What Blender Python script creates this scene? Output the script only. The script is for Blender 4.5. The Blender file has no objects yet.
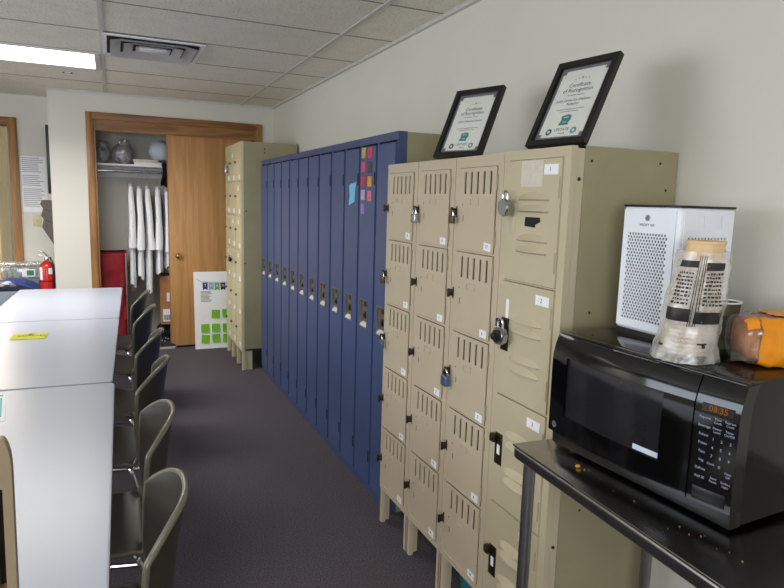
import bpy, bmesh, math, random
from mathutils import Vector, Matrix, noise
random.seed(7)
D = bpy.data
SC = bpy.context.scene
COL = SC.collection
PI = math.pi

# ------------------------------------------------------------------ camera
CAM_H = 1.514; FPX = 627.6
YAW, PITCH, ROLL = .4211, .1454, .0291
cf = Vector((math.sin(YAW)*math.cos(PITCH), math.cos(YAW)*math.cos(PITCH), -math.sin(PITCH)))
cr0 = Vector((math.cos(YAW), -math.sin(YAW), 0)); cu0 = cr0.cross(cf)
cr = cr0*math.cos(ROLL) + cu0*math.sin(ROLL); cu = -cr0*math.sin(ROLL) + cu0*math.cos(ROLL)
cam = D.objects.new('camera', D.cameras.new('camera')); COL.objects.link(cam)
cam.data.sensor_fit = 'HORIZONTAL'; cam.data.sensor_width = 36
cam.data.lens = 36*FPX/784
cam.data.clip_start = .02
cam.matrix_world = Matrix(((cr.x, cu.x, -cf.x, 0), (cr.y, cu.y, -cf.y, 0), (cr.z, cu.z, -cf.z, CAM_H), (0, 0, 0, 1)))
SC.camera = cam

# ------------------------------------------------------------------ world, light, exposure
SC.view_settings.view_transform = 'Standard'
SC.view_settings.look = 'None'
SC.view_settings.gamma = 1
SC.view_settings.use_curve_mapping = False
SC.view_settings.exposure = 0.0
world = D.worlds.new('overcast_sky'); SC.world = world; world.use_nodes = True
wn = world.node_tree.nodes['Background']; wn.inputs[0].default_value = (.75, .86, 1, 1); wn.inputs[1].default_value = 1.0
TROFFER = 4.0          # emission of the lit ceiling panels
PANEL_SPREAD = 150       # prismatic panels throw most of their light downwards
TROFFER_ADDED = 2.0      # dimmer unseen panels, added to supply light
def area(name, loc, target, sx, sy, energy, col):
    l = D.lights.new(name, 'AREA'); l.shape = 'RECTANGLE'; l.size = sx; l.size_y = sy; l.energy = energy; l.color = col
    o = D.objects.new(name, l); COL.objects.link(o); o.location = loc
    o.rotation_euler = (Vector(target)-Vector(loc)).to_track_quat('-Z', 'Y').to_euler()
    return o
area('added_left_daylight', (-3.86, 2.6, 1.55), (0, 2.2, .6), 2.6, 1.3, 68, (.82, .90, 1))  # daylight of an unseen left window, added to light the room
area('added_rear_daylight', (-1.2, -2.36, 1.55), (-.6, 2.0, .9), 2.2, 1.3, 75, (.92, .95, 1))  # fill from behind the camera, added as light of an unseen window

# ------------------------------------------------------------------ materials
def lin(c):
    return tuple(((v/255)/12.92 if v/255 <= .04045 else ((v/255+.055)/1.055)**2.4) for v in c) + (1,)
MATS = {}
def pm(name, col, rough=.5, metal=0, var=.06, scale=30, bump=0, bscale=200, spec=.5, coat=0, emit=0, stretch=None):
    m = D.materials.new(name); m.use_nodes = True
    nt = m.node_tree; N = nt.nodes; b = N['Principled BSDF']
    b.inputs['Roughness'].default_value = rough; b.inputs['Metallic'].default_value = metal
    b.inputs['Specular IOR Level'].default_value = spec; b.inputs['Coat Weight'].default_value = coat
    c = lin(col)
    tc = N.new('ShaderNodeTexCoord'); mp = N.new('ShaderNodeMapping'); nt.links.new(tc.outputs['Object'], mp.inputs[0])
    if stretch: mp.inputs['Scale'].default_value = stretch
    nz = N.new('ShaderNodeTexNoise'); nz.inputs['Scale'].default_value = scale; nz.inputs['Detail'].default_value = 4
    nt.links.new(mp.outputs[0], nz.inputs['Vector'])
    rp = N.new('ShaderNodeValToRGB'); rp.color_ramp.elements[0].position = .3; rp.color_ramp.elements[1].position = .7
    rp.color_ramp.elements[0].color = tuple(v*(1-var) for v in c[:3]) + (1,)
    rp.color_ramp.elements[1].color = tuple(min(1, v*(1+var)) for v in c[:3]) + (1,)
    nt.links.new(nz.outputs['Fac'], rp.inputs[0]); nt.links.new(rp.outputs[0], b.inputs['Base Color'])
    if emit:
        b.inputs['Emission Color'].default_value = c; b.inputs['Emission Strength'].default_value = emit
    if bump:
        n2 = N.new('ShaderNodeTexNoise'); n2.inputs['Scale'].default_value = bscale; n2.inputs['Detail'].default_value = 3
        nt.links.new(mp.outputs[0], n2.inputs['Vector'])
        bp = N.new('ShaderNodeBump'); bp.inputs['Strength'].default_value = bump; bp.inputs['Distance'].default_value = .004
        nt.links.new(n2.outputs['Fac'], bp.inputs['Height']); nt.links.new(bp.outputs[0], b.inputs['Normal'])
    MATS[name] = m
    return m
def film(name, col, opac, rough=.15, gl=.35):
    """thin clear plastic: mostly see-through, with glints"""
    m = D.materials.new(name); m.use_nodes = True; nt = m.node_tree; N = nt.nodes; N.clear()
    out = N.new('ShaderNodeOutputMaterial'); tr = N.new('ShaderNodeBsdfTransparent')
    gs = N.new('ShaderNodeBsdfGlossy'); gs.inputs['Roughness'].default_value = rough; gs.inputs[0].default_value = (1, 1, 1, 1)
    df = N.new('ShaderNodeBsdfDiffuse'); df.inputs[0].default_value = lin(col)
    m1 = N.new('ShaderNodeMixShader'); m1.inputs[0].default_value = gl
    m2 = N.new('ShaderNodeMixShader')
    tc = N.new('ShaderNodeTexCoord'); nz = N.new('ShaderNodeTexNoise'); nz.inputs['Scale'].default_value = 26; nz.inputs['Detail'].default_value = 3
    rp = N.new('ShaderNodeMapRange'); rp.inputs[1].default_value = .35; rp.inputs[2].default_value = .7
    rp.inputs[3].default_value = opac*.55; rp.inputs[4].default_value = min(1, opac*1.5)
    L = nt.links
    L.new(tc.outputs['Object'], nz.inputs['Vector']); L.new(nz.outputs['Fac'], rp.inputs[0]); L.new(rp.outputs[0], m2.inputs[0])
    L.new(df.outputs[0], m1.inputs[1]); L.new(gs.outputs[0], m1.inputs[2])
    L.new(tr.outputs[0], m2.inputs[1]); L.new(m1.outputs[0], m2.inputs[2]); L.new(m2.outputs[0], out.inputs[0])
    MATS[name] = m
    return m
def wood(name, dark, light, rough, axis):
    m = D.materials.new(name); m.use_nodes = True; nt = m.node_tree; N = nt.nodes; L = nt.links; b = N['Principled BSDF']
    b.inputs['Roughness'].default_value = rough
    tc = N.new('ShaderNodeTexCoord'); mp = N.new('ShaderNodeMapping'); L.new(tc.outputs['Object'], mp.inputs[0])
    s = [1, 1, 1]; s['xyz'.index(axis)] = .06; mp.inputs['Scale'].default_value = s
    n1 = N.new('ShaderNodeTexNoise'); n1.inputs['Scale'].default_value = 9; n1.inputs['Detail'].default_value = 2; n1.inputs['Distortion'].default_value = .6
    n2 = N.new('ShaderNodeTexNoise'); n2.inputs['Scale'].default_value = 120; n2.inputs['Detail'].default_value = 5
    L.new(mp.outputs[0], n1.inputs['Vector']); L.new(mp.outputs[0], n2.inputs['Vector'])
    mu = N.new('ShaderNodeMath'); mu.operation = 'MULTIPLY'; mu.inputs[1].default_value = 26; L.new(n1.outputs['Fac'], mu.inputs[0])
    si = N.new('ShaderNodeMath'); si.operation = 'SINE'; L.new(mu.outputs[0], si.inputs[0])
    mr = N.new('ShaderNodeMapRange'); mr.inputs[1].default_value = -1; mr.inputs[2].default_value = 1; L.new(si.outputs[0], mr.inputs[0])
    mx = N.new('ShaderNodeMix'); mx.data_type = 'FLOAT'; mx.inputs[0].default_value = .62; L.new(mr.outputs[0], mx.inputs[2]); L.new(n2.outputs['Fac'], mx.inputs[3])
    rp = N.new('ShaderNodeValToRGB'); rp.color_ramp.elements[0].position = .2; rp.color_ramp.elements[1].position = .8
    rp.color_ramp.elements[0].color = lin(dark); rp.color_ramp.elements[1].color = lin(light)
    L.new(mx.outputs[0], rp.inputs[0]); L.new(rp.outputs[0], b.inputs['Base Color'])
    MATS[name] = m
    return m

M_wall = pm('painted_wall', (222, 219, 208), .7, var=.015, scale=3, bump=.06, bscale=160)
M_carpet = pm('carpet', (92, 86, 92), .95, var=.5, scale=150, bump=.9, bscale=300, spec=.1)
M_grid = pm('ceiling_grid_paint', (205, 203, 196), .5)
M_oak = wood('oak_trim', (120, 80, 40), (176, 128, 74), .4, 'z')
M_oakh = wood('oak_trim_across', (112, 72, 36), (166, 116, 64), .4, 'x')
M_door = wood('oak_veneer', (176, 126, 72), (198, 150, 94), .45, 'z')
M_tan = pm('taupe_locker_paint', (198, 183, 158), .42, var=.02, scale=6)
M_tan2 = pm('beige_locker_paint', (196, 184, 155), .42, var=.03, scale=6)
M_olive = pm('olive_locker_paint', (158, 150, 118), .45, var=.04, scale=8)
M_cream = pm('cream_locker_paint', (208, 198, 160), .42, var=.03, scale=8)
M_blue = pm('blue_locker_paint', (70, 86, 128), .33, var=.05, scale=4)
M_bluelip = pm('blue_locker_frame_paint', (64, 78, 118), .35, var=.05, scale=4)
M_dark = pm('dark_interior', (18, 17, 16), .8)
M_black = pm('black_plastic', (14, 14, 15), .35)
M_gloss = pm('gloss_black', (9, 9, 10), .08, var=.02)
M_steel = pm('brushed_steel', (150, 148, 146), .32, metal=1, var=.08, scale=40, stretch=(1, .05, 1))
M_topst = pm('worn_steel', (156, 152, 151), .22, metal=1, var=.12, scale=18, bump=.05, bscale=60)
M_chrome = pm('chrome', (205, 203, 200), .16, metal=1, var=.03)
M_latch = pm('dark_latch_metal', (66, 58, 46), .38, metal=.8, var=.15)
M_pocket = pm('latch_pocket_metal', (150, 146, 136), .35, metal=.8, var=.12)
M_white = pm('white_paper', (246, 246, 248), .6, var=.01)
M_tape = pm('paper_residue', (214, 206, 190), .7, var=.06, scale=60)
M_ink = pm('dark_ink', (40, 40, 48), .6)
M_inkb = pm('blue_ink', (52, 62, 120), .6)
M_grey = pm('grey_matboard', (104, 106, 112), .6)
M_frame = pm('black_picture_frame', (18, 17, 18), .35)
M_cert = pm('certificate_paper', (226, 228, 220), .6, var=.01)
M_teal = pm('teal_print', (36, 128, 128), .5)
M_gold = pm('gold_print', (176, 150, 92), .5)
M_lam = pm('laminate_top', (170, 176, 191), .30, var=.012, scale=2)
M_edge = pm('table_edge', (70, 68, 66), .5)
M_shell = pm('olive_plastic_shell', (56, 52, 43), .36, var=.05, scale=6)
M_rim = pm('shell_rim', (104, 100, 88), .2, var=.05)  # shell plastic made lighter, so the edge highlight is in the colour
M_tanpl = pm('tan_plastic', (160, 142, 116), .4, var=.04)
M_red = pm('red_nylon', (150, 22, 40), .6, var=.25, scale=14)
M_extr = pm('red_enamel', (196, 30, 24), .25)
M_bluepl = pm('blue_plastic_lid', (34, 82, 190), .3)
M_greypl = pm('grey_plastic_bin', (150, 158, 168), .45)
M_card = pm('cardboard', (176, 126, 80), .8, var=.06, scale=12)
M_coat = pm('white_cotton', (246, 247, 250), .8, var=.03, scale=9, bump=.15, bscale=30)
M_purif = pm('white_appliance', (240, 244, 254), .35, var=.005)
M_yel = pm('yellow_paper', (238, 238, 60), .6)
M_green = pm('green_note_paper', (164, 232, 84), .6)
M_cyan = pm('light_blue_paper', (120, 200, 226), .6)
M_foam = pm('foam_bowl', (236, 222, 200), .6, var=.03)
M_crust = pm('bread_crust', (182, 116, 56), .75, var=.25, scale=40, bump=.3, bscale=120)
M_orange = pm('orange_print', (236, 146, 20), .35, var=.08)
M_brass = pm('brass', (214, 168, 84), .2, metal=1)
M_glass = film('picture_glass', (200, 205, 210), .05, .05, .9)
M_film = film('clear_film', (236, 236, 236), .16, .16, .55)
M_bag = film('clear_bag', (240, 236, 230), .42, .32, .22)
M_gbag = film('grey_bag', (196, 196, 202), .42, .25, .3)
M_tub = film('clear_tub', (214, 218, 214), .5, .15, .35)

# ceiling tile: speckled mineral fibre
def tile_mat():
    m = pm('ceiling_tile', (238, 233, 218), .9, var=.03, scale=8, bump=.3, bscale=120)
    nt = m.node_tree; N = nt.nodes; L = nt.links; b = N['Principled BSDF']; rp = [n for n in N if n.type == 'VALTORGB'][0]
    tc = [n for n in N if n.type == 'TEX_COORD'][0]
    nz = N.new('ShaderNodeTexNoise'); nz.inputs['Scale'].default_value = 85; nz.inputs['Detail'].default_value = 2
    L.new(tc.outputs['Object'], nz.inputs['Vector'])
    mr = N.new('ShaderNodeMapRange'); mr.inputs[1].default_value = .3; mr.inputs[2].default_value = .42; mr.inputs[3].default_value = .62; mr.inputs[4].default_value = 1
    L.new(nz.outputs['Fac'], mr.inputs[0])
    mx = N.new('ShaderNodeVectorMath'); mx.operation = 'SCALE'; L.new(rp.outputs[0], mx.inputs[0]); L.new(mr.outputs[0], mx.inputs['Scale'])
    L.new(mx.outputs[0], b.inputs['Base Color'])
    return m
M_tile = tile_mat()
def emis(name, col, s):
    m = D.materials.new(name); m.use_nodes = True; N = m.node_tree.nodes; N.clear()
    o = N.new('ShaderNodeOutputMaterial'); e = N.new('ShaderNodeEmission'); e.inputs[0].default_value = lin(col); e.inputs[1].default_value = s
    m.node_tree.links.new(e.outputs[0], o.inputs[0]); return m
M_lit = emis('lit_diffuser', (255, 251, 244), TROFFER)
M_lit2 = emis('lit_diffuser_added', (255, 251, 244), TROFFER_ADDED)
M_clock = emis('amber_digits', (236, 150, 56), .32)

# ------------------------------------------------------------------ mesh helpers
def NB(): return bmesh.new()
def box(bm, x0, x1, y0, y1, z0, z1, bev=0, seg=2, mat=None):
    M = Matrix.Translation(((x0+x1)/2, (y0+y1)/2, (z0+z1)/2)) @ Matrix.Diagonal((abs(x1-x0), abs(y1-y0), abs(z1-z0), 1))
    if mat is not None: M = mat @ M
    r = bmesh.ops.create_cube(bm, size=1, matrix=M)
    if bev:
        es = list({e for v in r['verts'] for e in v.link_edges})
        bmesh.ops.bevel(bm, geom=es, offset=bev, segments=seg, affect='EDGES', profile=.5)
    return bm
def obox(bm, c, a, size, bev=0):
    """box with centre c, axes a (three vectors), size"""
    A = [Vector(v).normalized() for v in a]
    m = Matrix(((A[0].x, A[1].x, A[2].x, c[0]), (A[0].y, A[1].y, A[2].y, c[1]), (A[0].z, A[1].z, A[2].z, c[2]), (0, 0, 0, 1)))
    return box(bm, -size[0]/2, size[0]/2, -size[1]/2, size[1]/2, -size[2]/2, size[2]/2, bev, mat=m)
def tube(bm, pts, r, n=8, closed=False, cap=True):
    P = [Vector(p) for p in pts]; R = r if isinstance(r, (list, tuple)) else [r]*len(P)
    rings = []; prev = None
    for i, p in enumerate(P):
        if closed: t = P[(i+1) % len(P)]-P[i-1]
        else: t = P[min(i+1, len(P)-1)]-P[max(i-1, 0)]
        t.normalize()
        if prev is None:
            a = Vector((0, 0, 1)) if abs(t.z) < .9 else Vector((1, 0, 0)); u = t.cross(a).normalized()
        else:
            u = (prev - t*prev.dot(t)).normalized()
        prev = u; w = t.cross(u)
        rings.append([bm.verts.new(p+(u*math.cos(2*PI*k/n)+w*math.sin(2*PI*k/n))*R[i]) for k in range(n)])
    m = len(rings)
    for i in range(m if closed else m-1):
        a, b = rings[i], rings[(i+1) % m]
        for k in range(n): bm.faces.new((a[k], a[(k+1) % n], b[(k+1) % n], b[k]))
    if not closed and cap:
        bm.faces.new(rings[0][::-1]); bm.faces.new(rings[-1])
    return bm
def fillet(pts, r=.03, k=4):
    P = [Vector(p) for p in pts]; out = [P[0]]
    for a, b, c in zip(P, P[1:], P[2:]):
        d1 = (a-b); d2 = (c-b); rr = min(r, d1.length*.45, d2.length*.45)
        s = b+d1.normalized()*rr; e = b+d2.normalized()*rr
        for i in range(k+1):
            t = i/k; out.append(s*(1-t)**2+b*2*t*(1-t)+e*t*t)
    out.append(P[-1]); return out
def lathe(bm, prof, c=(0, 0, 0), n=20, axis='z', cap=True):
    rings = []
    for r, h in prof:
        ring = []
        for k in range(n):
            a = 2*PI*k/n; u, v = r*math.cos(a), r*math.sin(a)
            p = {'z': (u, v, h), 'x': (h, u, v), 'y': (u, h, v)}[axis]
            ring.append(bm.verts.new(Vector(p)+Vector(c)))
        rings.append(ring)
    for a, b in zip(rings, rings[1:]):
        for k in range(n): bm.faces.new((a[k], a[(k+1) % n], b[(k+1) % n], b[k]))
    if cap:
        bm.faces.new(rings[0][::-1]); bm.faces.new(rings[-1])
    return bm
def prism(bm, poly, mapf, t):
    """poly of (u,v) at depth 0 and t"""
    a = [bm.verts.new(mapf(u, v, 0)) for u, v in poly]; b = [bm.verts.new(mapf(u, v, t)) for u, v in poly]; n = len(poly)
    bm.faces.new(a); bm.faces.new(b[::-1])
    for k in range(n): bm.faces.new((a[k], b[k], b[(k+1) % n], a[(k+1) % n]))
    return bm
def plate(bm, u0, u1, v0, v1, holes, mapf, t):
    us = sorted({u0, u1, *[h[0] for h in holes], *[h[1] for h in holes]}); vs = sorted({v0, v1, *[h[2] for h in holes], *[h[3] for h in holes]})
    iu = {u: i for i, u in enumerate(us)}; iv = {v: i for i, v in enumerate(vs)}
    solid = [[True]*(len(vs)-1) for _ in range(len(us)-1)]
    for h in holes:
        for i in range(iu[h[0]], iu[h[1]]):
            for j in range(iv[h[2]], iv[h[3]]): solid[i][j] = False
    V = {}
    def vt(i, j, k):
        if (i, j, k) not in V: V[(i, j, k)] = bm.verts.new(mapf(us[i], vs[j], t*k))
        return V[(i, j, k)]
    ok = lambda i, j: 0 <= i < len(us)-1 and 0 <= j < len(vs)-1 and solid[i][j]
    for i in range(len(us)-1):
        for j in range(len(vs)-1):
            if not solid[i][j]: continue
            bm.faces.new((vt(i, j, 0), vt(i+1, j, 0), vt(i+1, j+1, 0), vt(i, j+1, 0)))
            bm.faces.new((vt(i, j, 1), vt(i, j+1, 1), vt(i+1, j+1, 1), vt(i+1, j, 1)))
            for di, dj, e in ((-1, 0, ((0, 0), (0, 1))), (1, 0, ((1, 1), (1, 0))), (0, -1, ((1, 0), (0, 0))), (0, 1, ((0, 1), (1, 1)))):
                if not ok(i+di, j+dj):
                    (a, b), (c, d) = e
                    bm.faces.new((vt(i+a, j+b, 0), vt(i+c, j+d, 0), vt(i+c, j+d, 1), vt(i+a, j+b, 1)))
    return bm
def grid(bm, nu, nv, f, closed_u=False):
    V = [[bm.verts.new(f(i/(nu if closed_u else nu-1), j/(nv-1))) for j in range(nv)] for i in range(nu)]
    for i in range(nu if closed_u else nu-1):
        for j in range(nv-1):
            a = V[i]; b = V[(i+1) % nu]
            bm.faces.new((a[j], b[j], b[j+1], a[j+1]))
    return V
def blob(bm, c, s, amp, fr, seed, sub=4, floor=None):
    r = bmesh.ops.create_icosphere(bm, subdivisions=sub, radius=1)
    for v in r['verts']:
        d = v.co.normalized(); q = d*fr+Vector((seed*7.3, seed*3.1, seed*5.7))
        k = 1+amp*(noise.noise(q)+.5*abs(noise.noise(q*2.3))+.35*noise.noise(q*4.7))
        v.co = Vector(c)+Vector((d.x*s[0], d.y*s[1], d.z*s[2]))*k
        if floor is not None and v.co.z < floor: v.co.z = floor
    return bm
def link(name, bm, mat, parent=None, ang=38, fix=True):
    if fix: bmesh.ops.recalc_face_normals(bm, faces=bm.faces[:])
    me = D.meshes.new(name); bm.to_mesh(me); bm.free()
    me.materials.append(mat)
    for p in me.polygons: p.use_smooth = True
    me.set_sharp_from_angle(angle=math.radians(ang))
    o = D.objects.new(name, me); COL.objects.link(o)
    if parent is not None: o.parent = parent
    return o
def tag(o, label, cat, group=None, kind=None):
    o['label'] = label
    if cat: o['category'] = cat
    if group: o['group'] = group
    if kind: o['kind'] = kind
    return o
def thing(name, loc, label, cat, group=None, rz=0):
    o = D.objects.new(name, None); COL.objects.link(o); o.location = loc; o.rotation_euler = (0, 0, rz); o.empty_display_size = .1
    return tag(o, label, cat, group)
def struct(name, bm, mat):
    o = link(name, bm, mat); o['kind'] = 'structure'; return o
def copy_tree(o, parent=None):
    c = o.copy(); COL.objects.link(c)
    if parent is not None: c.parent = parent
    for ch in list(o.children): copy_tree(ch, c)
    return c
FX = Matrix(((0, 0, -1, 0), (-1, 0, 0, 0), (0, 1, 0, 0), (0, 0, 0, 1)))   # lettering on a surface that faces -x
FY = Matrix(((1, 0, 0, 0), (0, 0, -1, 0), (0, 1, 0, 0), (0, 0, 0, 1)))    # lettering on a surface that faces -y
FZ = Matrix.Identity(4)
def text_bm(bm, s, size, M, align='CENTER', shear=0, ext=.0002, squeeze=1):
    cu = D.curves.new('lettering', 'FONT'); cu.body = s; cu.size = size; cu.align_x = align; cu.align_y = 'CENTER'; cu.extrude = ext; cu.shear = shear; cu.resolution_u = 2
    o = D.objects.new('lettering', cu); COL.objects.link(o)
    dg = bpy.context.evaluated_depsgraph_get(); me = D.meshes.new_from_object(o.evaluated_get(dg))
    me.transform(M @ Matrix.Diagonal((squeeze, 1, 1, 1))); bm.from_mesh(me); D.meshes.remove(me); D.objects.remove(o); D.curves.remove(cu)
    return bm
def at(p, B): return Matrix.Translation(p) @ B
lx = lambda u, v, w: (w, -u, v)       # front plane facing -x: u to the viewer's right (-y), v up, w into the thing
ly = lambda u, v, w: (u, w, v)        # front plane facing -y

# ------------------------------------------------------------------ room shell
XL, XR, YN, YB, YF, HC = -3.9, 1.522, -2.4, 7.12, 6.474, 2.4246
struct('floor', box(NB(), XL-.1, XR+.1, YN-.1, 10.2, -.08, 0), M_carpet)
struct('ceiling', box(NB(), XL-.1, XR+.1, YN-.1, 10.2, HC, HC+.08), M_tile)
struct('wall_right', box(NB(), XR, XR+.12, YN-.1, YB+.12, 0, HC), M_wall)
b = NB(); plate(b, XL-.1, XR, 0, HC, [(-2.3, -.1, .9, 2.2)], lambda u, v, w: (u, YN-w, v), .12); struct('wall_rear', b, M_wall)
b = NB(); plate(b, -2.3, -.1, .9, 2.2, [(-2.24, -1.23, .96, 2.14), (-1.17, -.16, .96, 2.14)], lambda u, v, w: (u, YN-.03-w, v), .06); struct('added_window_2', b, M_white)  # unseen rear window, added to go with the fill light
b = NB(); plate(b, YN, 10.1, 0, HC, [(1.3, 3.9, .9, 2.2)], lambda u, v, w: (XL-w, u, v), .14); struct('wall_left', b, M_wall)
# closet front wall with its opening, and the return that makes the alcove
OX0, OX1, OZ = -.13, 1.355, 2.19
b = NB(); plate(b, -.487, XR, 0, HC, [(OX0, OX1, 0, OZ)], lambda u, v, w: (u, YF+w, v), .11); struct('wall_closet', b, M_wall)
struct('wall_return', box(NB(), -.487, -.39, YF+.11, YB, 0, HC), M_wall)
DX0, DX1, DZ = -1.72, -.87, 2.14
b = NB(); plate(b, XL, XR, 0, HC, [(DX0, DX1, 0, DZ)], lambda u, v, w: (u, YB+w, v), .12); struct('wall_back', b, M_wall)
M_cream_wall = pm('cream_wall', (228, 214, 178), .7, var=.02)
struct('wall_corridor', box(NB(), XL, XR, 10.0, 10.1, 0, HC), M_cream_wall)
struct('wall_corridor_side', box(NB(), -1.16, -1.06, 8.35, 10.0, 0, HC), M_cream_wall)
# ceiling grid
b = NB()
for k in range(-4, 2): 
    x = -.02+1.219*k if k < 2 else XR
    if XL < x < XR: box(b, x-.012, x+.012, YN, YF, HC-.006, HC+.002)
struct('trim_1', b, M_grid)
b = NB()
y = 4.075-.618*10
while y < YF-.1:
    if y > YN: box(b, XL, XR, y-.004, y+.004, HC-.003, HC+.002)
    y += .618
struct('trim_12', b, pm('tile_joint_shadow', (138, 134, 124), .7))  # shadow line at the tile edges, put in as darker bars
b = NB()
b = NB(); box(b, XR-.022, XR, YN, YF, HC-.02, HC-.001); box(b, -.487, XR-.022, YF-.018, YF, HC-.018, HC-.001); struct('trim_2', b, M_grid)
# closet casing (oak)
b = NB(); box(b, OX0-.058, OX0+.004, YF-.02, YF, 0, OZ+.055, .006); struct('trim_3', b, M_oak)
b = NB(); box(b, OX1-.004, OX1+.058, YF-.02, YF, 0, OZ+.055, .006); struct('trim_4', b, M_oak)
b = NB(); box(b, OX0-.002, OX1+.002, YF-.021, YF, OZ-.006, OZ+.055, .006); struct('trim_5', b, M_oakh)
b = NB(); box(b, OX0+.004, OX1-.004, YF+.012, YF+.03, OZ-.105, OZ); struct('trim_6', b, M_oakh)
b = NB(); box(b, OX0, OX0+.02, YF, YF+.11, 0, OZ); struct('trim_7', b, M_oak)
b = NB(); box(b, OX1-.02, OX1, YF+.001, YF+.11, 0, OZ); struct('trim_8', b, M_oak)
# corridor door frame
b = NB(); box(b, DX1-.012, DX1+.068, YB-.022, YB+.13, 0, DZ+.07, .006); struct('trim_9', b, M_oak)
b = NB(); box(b, DX0-.068, DX0+.012, YB-.022, YB+.13, 0, DZ+.07, .006); struct('trim_10', b, M_oak)
b = NB(); box(b, DX0, DX1, YB-.02, YB+.13, DZ-.012, DZ+.07, .006); struct('trim_11', b, M_oakh)
b = NB(); box(b, XR-.012, XR, YN, .95, 0, .1); struct('baseboard_right', b, pm('vinyl_base', (70, 66, 62), .5))
# closet sliding door
dr = D.objects.new('door_1', None); COL.objects.link(dr); dr['kind'] = 'structure'; dr.location = (0, 0, 0)
b = NB(); box(b, .512, 1.305, YF+.034, YF+.07, .022, OZ-.03, .003); link('panel', b, M_door, dr)
b = NB(); lathe(b, [(.012, .0), (.014, -.006), (.026, -.010), (.029, -.022), (.024, -.034), (.008, -.04)], (.588, YF+.034, .928), 16, 'y'); link('knob', b, M_brass, dr)
b = NB(); box(b, .504, .512, YF+.036, YF+.068, .022, OZ-.03); link('edge_strip', b, M_oak, dr)
# unseen left-wall window, added to supply daylight
b = NB(); plate(b, 1.3, 3.9, .9, 2.2, [(1.36, 2.57, .96, 2.14), (2.63, 3.84, .96, 2.14)], lambda u, v, w: (XL-.02-w, u, v), .06); struct('added_window_1', b, M_white)

# ------------------------------------------------------------------ ceiling lights and vent
def troffer(cx, cy, label, mat, watts, wy=.60):
    l = D.lights.new('panel_lamp', 'AREA'); l.shape = 'RECTANGLE'; l.size = 1.12; l.size_y = .53; l.energy = watts; l.color = (1, .975, .93); l.spread = math.radians(PANEL_SPREAD)
    lo = D.objects.new('panel_lamp', l); COL.objects.link(lo); lo.location = (cx, cy, HC-.016)
    t = thing('ceiling_light', (cx, cy, HC), label, 'ceiling light', 'recessed ceiling panels')
    b = NB(); plate(b, -.6, .6, -wy/2, wy/2, [(-.565, .565, -wy/2+.03, wy/2-.03)], lambda u, v, w: (u, v, -w-.001), .012); link('frame', b, M_grid, t)
    b = NB(); box(b, -.565, .565, -wy/2+.03, wy/2-.03, -.009, -.002); link('diffuser', b, mat, t)
troffer(-.635, 4.99, 'bright lit ceiling panel above the far end of the white tables', M_lit, 36)
troffer(-.635, 1.0, 'unseen ceiling panel added for light above the near end of the white tables', M_lit2, 8)  # this panel and the next three are unseen, added to supply light
troffer(-.635, -1.45, 'unseen ceiling panel added for light behind the near end of the white tables', M_lit2, 8)
troffer(-3.07, 4.99, 'unseen ceiling panel added for light near the left wall', M_lit2, 50)
troffer(-3.07, 1.0, 'unseen ceiling panel added for light by the left wall at the near end', M_lit2, 12)
b = NB()
lt = thing('ceiling_light', (-1.35, 8.9, HC), 'lit ceiling panel in the corridor beyond the oak door frame', 'ceiling light')
b = NB(); box(b, -.28, .28, -.5, .5, -.012, -.001); link('diffuser', b, emis('corridor_lit', (255, 246, 230), 30), lt)

v = thing('ceiling_vent', (.27, 4.385, HC), 'silver square air diffuser in the ceiling beside the lit panel', 'ceiling vent')
M_vent = pm('vent_metal', (250, 250, 248), .3, metal=.0)
b = NB()
def ring(b, s0, z0, s1, z1):
    A = [b.verts.new((sx*s0, sy*s0, z0)) for sx, sy in ((-1, -1), (1, -1), (1, 1), (-1, 1))]
    B = [b.verts.new((sx*s1, sy*s1, z1)) for sx, sy in ((-1, -1), (1, -1), (1, 1), (-1, 1))]
    for k in range(4): b.faces.new((A[k], A[(k+1) % 4], B[(k+1) % 4], B[k]))
box(b, -.285, .285, -.29, .29, -.003, -.001); link('backing', b, M_dark, v)
b = NB(); plate(b, -.285, .285, -.29, .29, [(-.262, .262, -.262, .262)], lambda u, w_, w: (u, w_, -.004-w), .008); link('frame', b, M_vent, v)
for s0, s1, z1 in ((.245, .185, -.030), (.170, .115, -.026), (.100, .055, -.022)):
    b = NB(); ring(b, s0, z1, s1, -.006)
    bmesh.ops.solidify(b, geom=b.faces[:], thickness=.004); link('louver', b, M_vent, v)
b = NB(); box(b, -.08, .08, -.048, .048, -.018, -.004, .002); link('center_plate', b, M_vent, v)
t = thing('ceiling_hook', (-.27, 5.58, HC), 'small white clip on the ceiling beyond the lit panel', 'hook')
b = NB(); box(b, -.035, .035, -.007, .007, -.008, -.001); link('bar', b, M_latch, t)
b = NB(); box(b, -.02, .02, -.01, .05, -.008, -.001); link('clip', b, M_white, t)

# ------------------------------------------------------------------ lockers
XF = 1.128; LH = 1.676; ZLEG = .168
def latch_bits(parent, y, z):
    b = NB(); box(b, -.004, .004, y-.010, y+.010, z-.02, z+.02, .002); box(b, -.022, -.002, y-.004, y+.012, z-.011, z+.013, .003)
    box(b, -.027, -.020, y-.002, y+.009, z-.015, z+.016, .002)
    link('latch', b, M_latch, parent)
def tagnum(parent, y, z, s, w=.042, h=.026, ang=0, ink=None, more=None):
    R = Matrix.Translation((-.0060, y, z)) @ Matrix.Rotation(ang, 4, 'X')
    b = NB(); box(b, -.0004, .0004, -w/2, w/2, -h/2, h/2, mat=R); o = link('number_label', b, M_white, parent)
    b = NB(); text_bm(b, s, h*.62, R @ at((-.0006, .004, 0), FX))
    if more:
        for k in range(2): box(b, -.0006, -.0004, -.014, .002, -.004+.006*k, -.002+.006*k, mat=R)
    link('number', b, ink or M_inkb, o)
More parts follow.
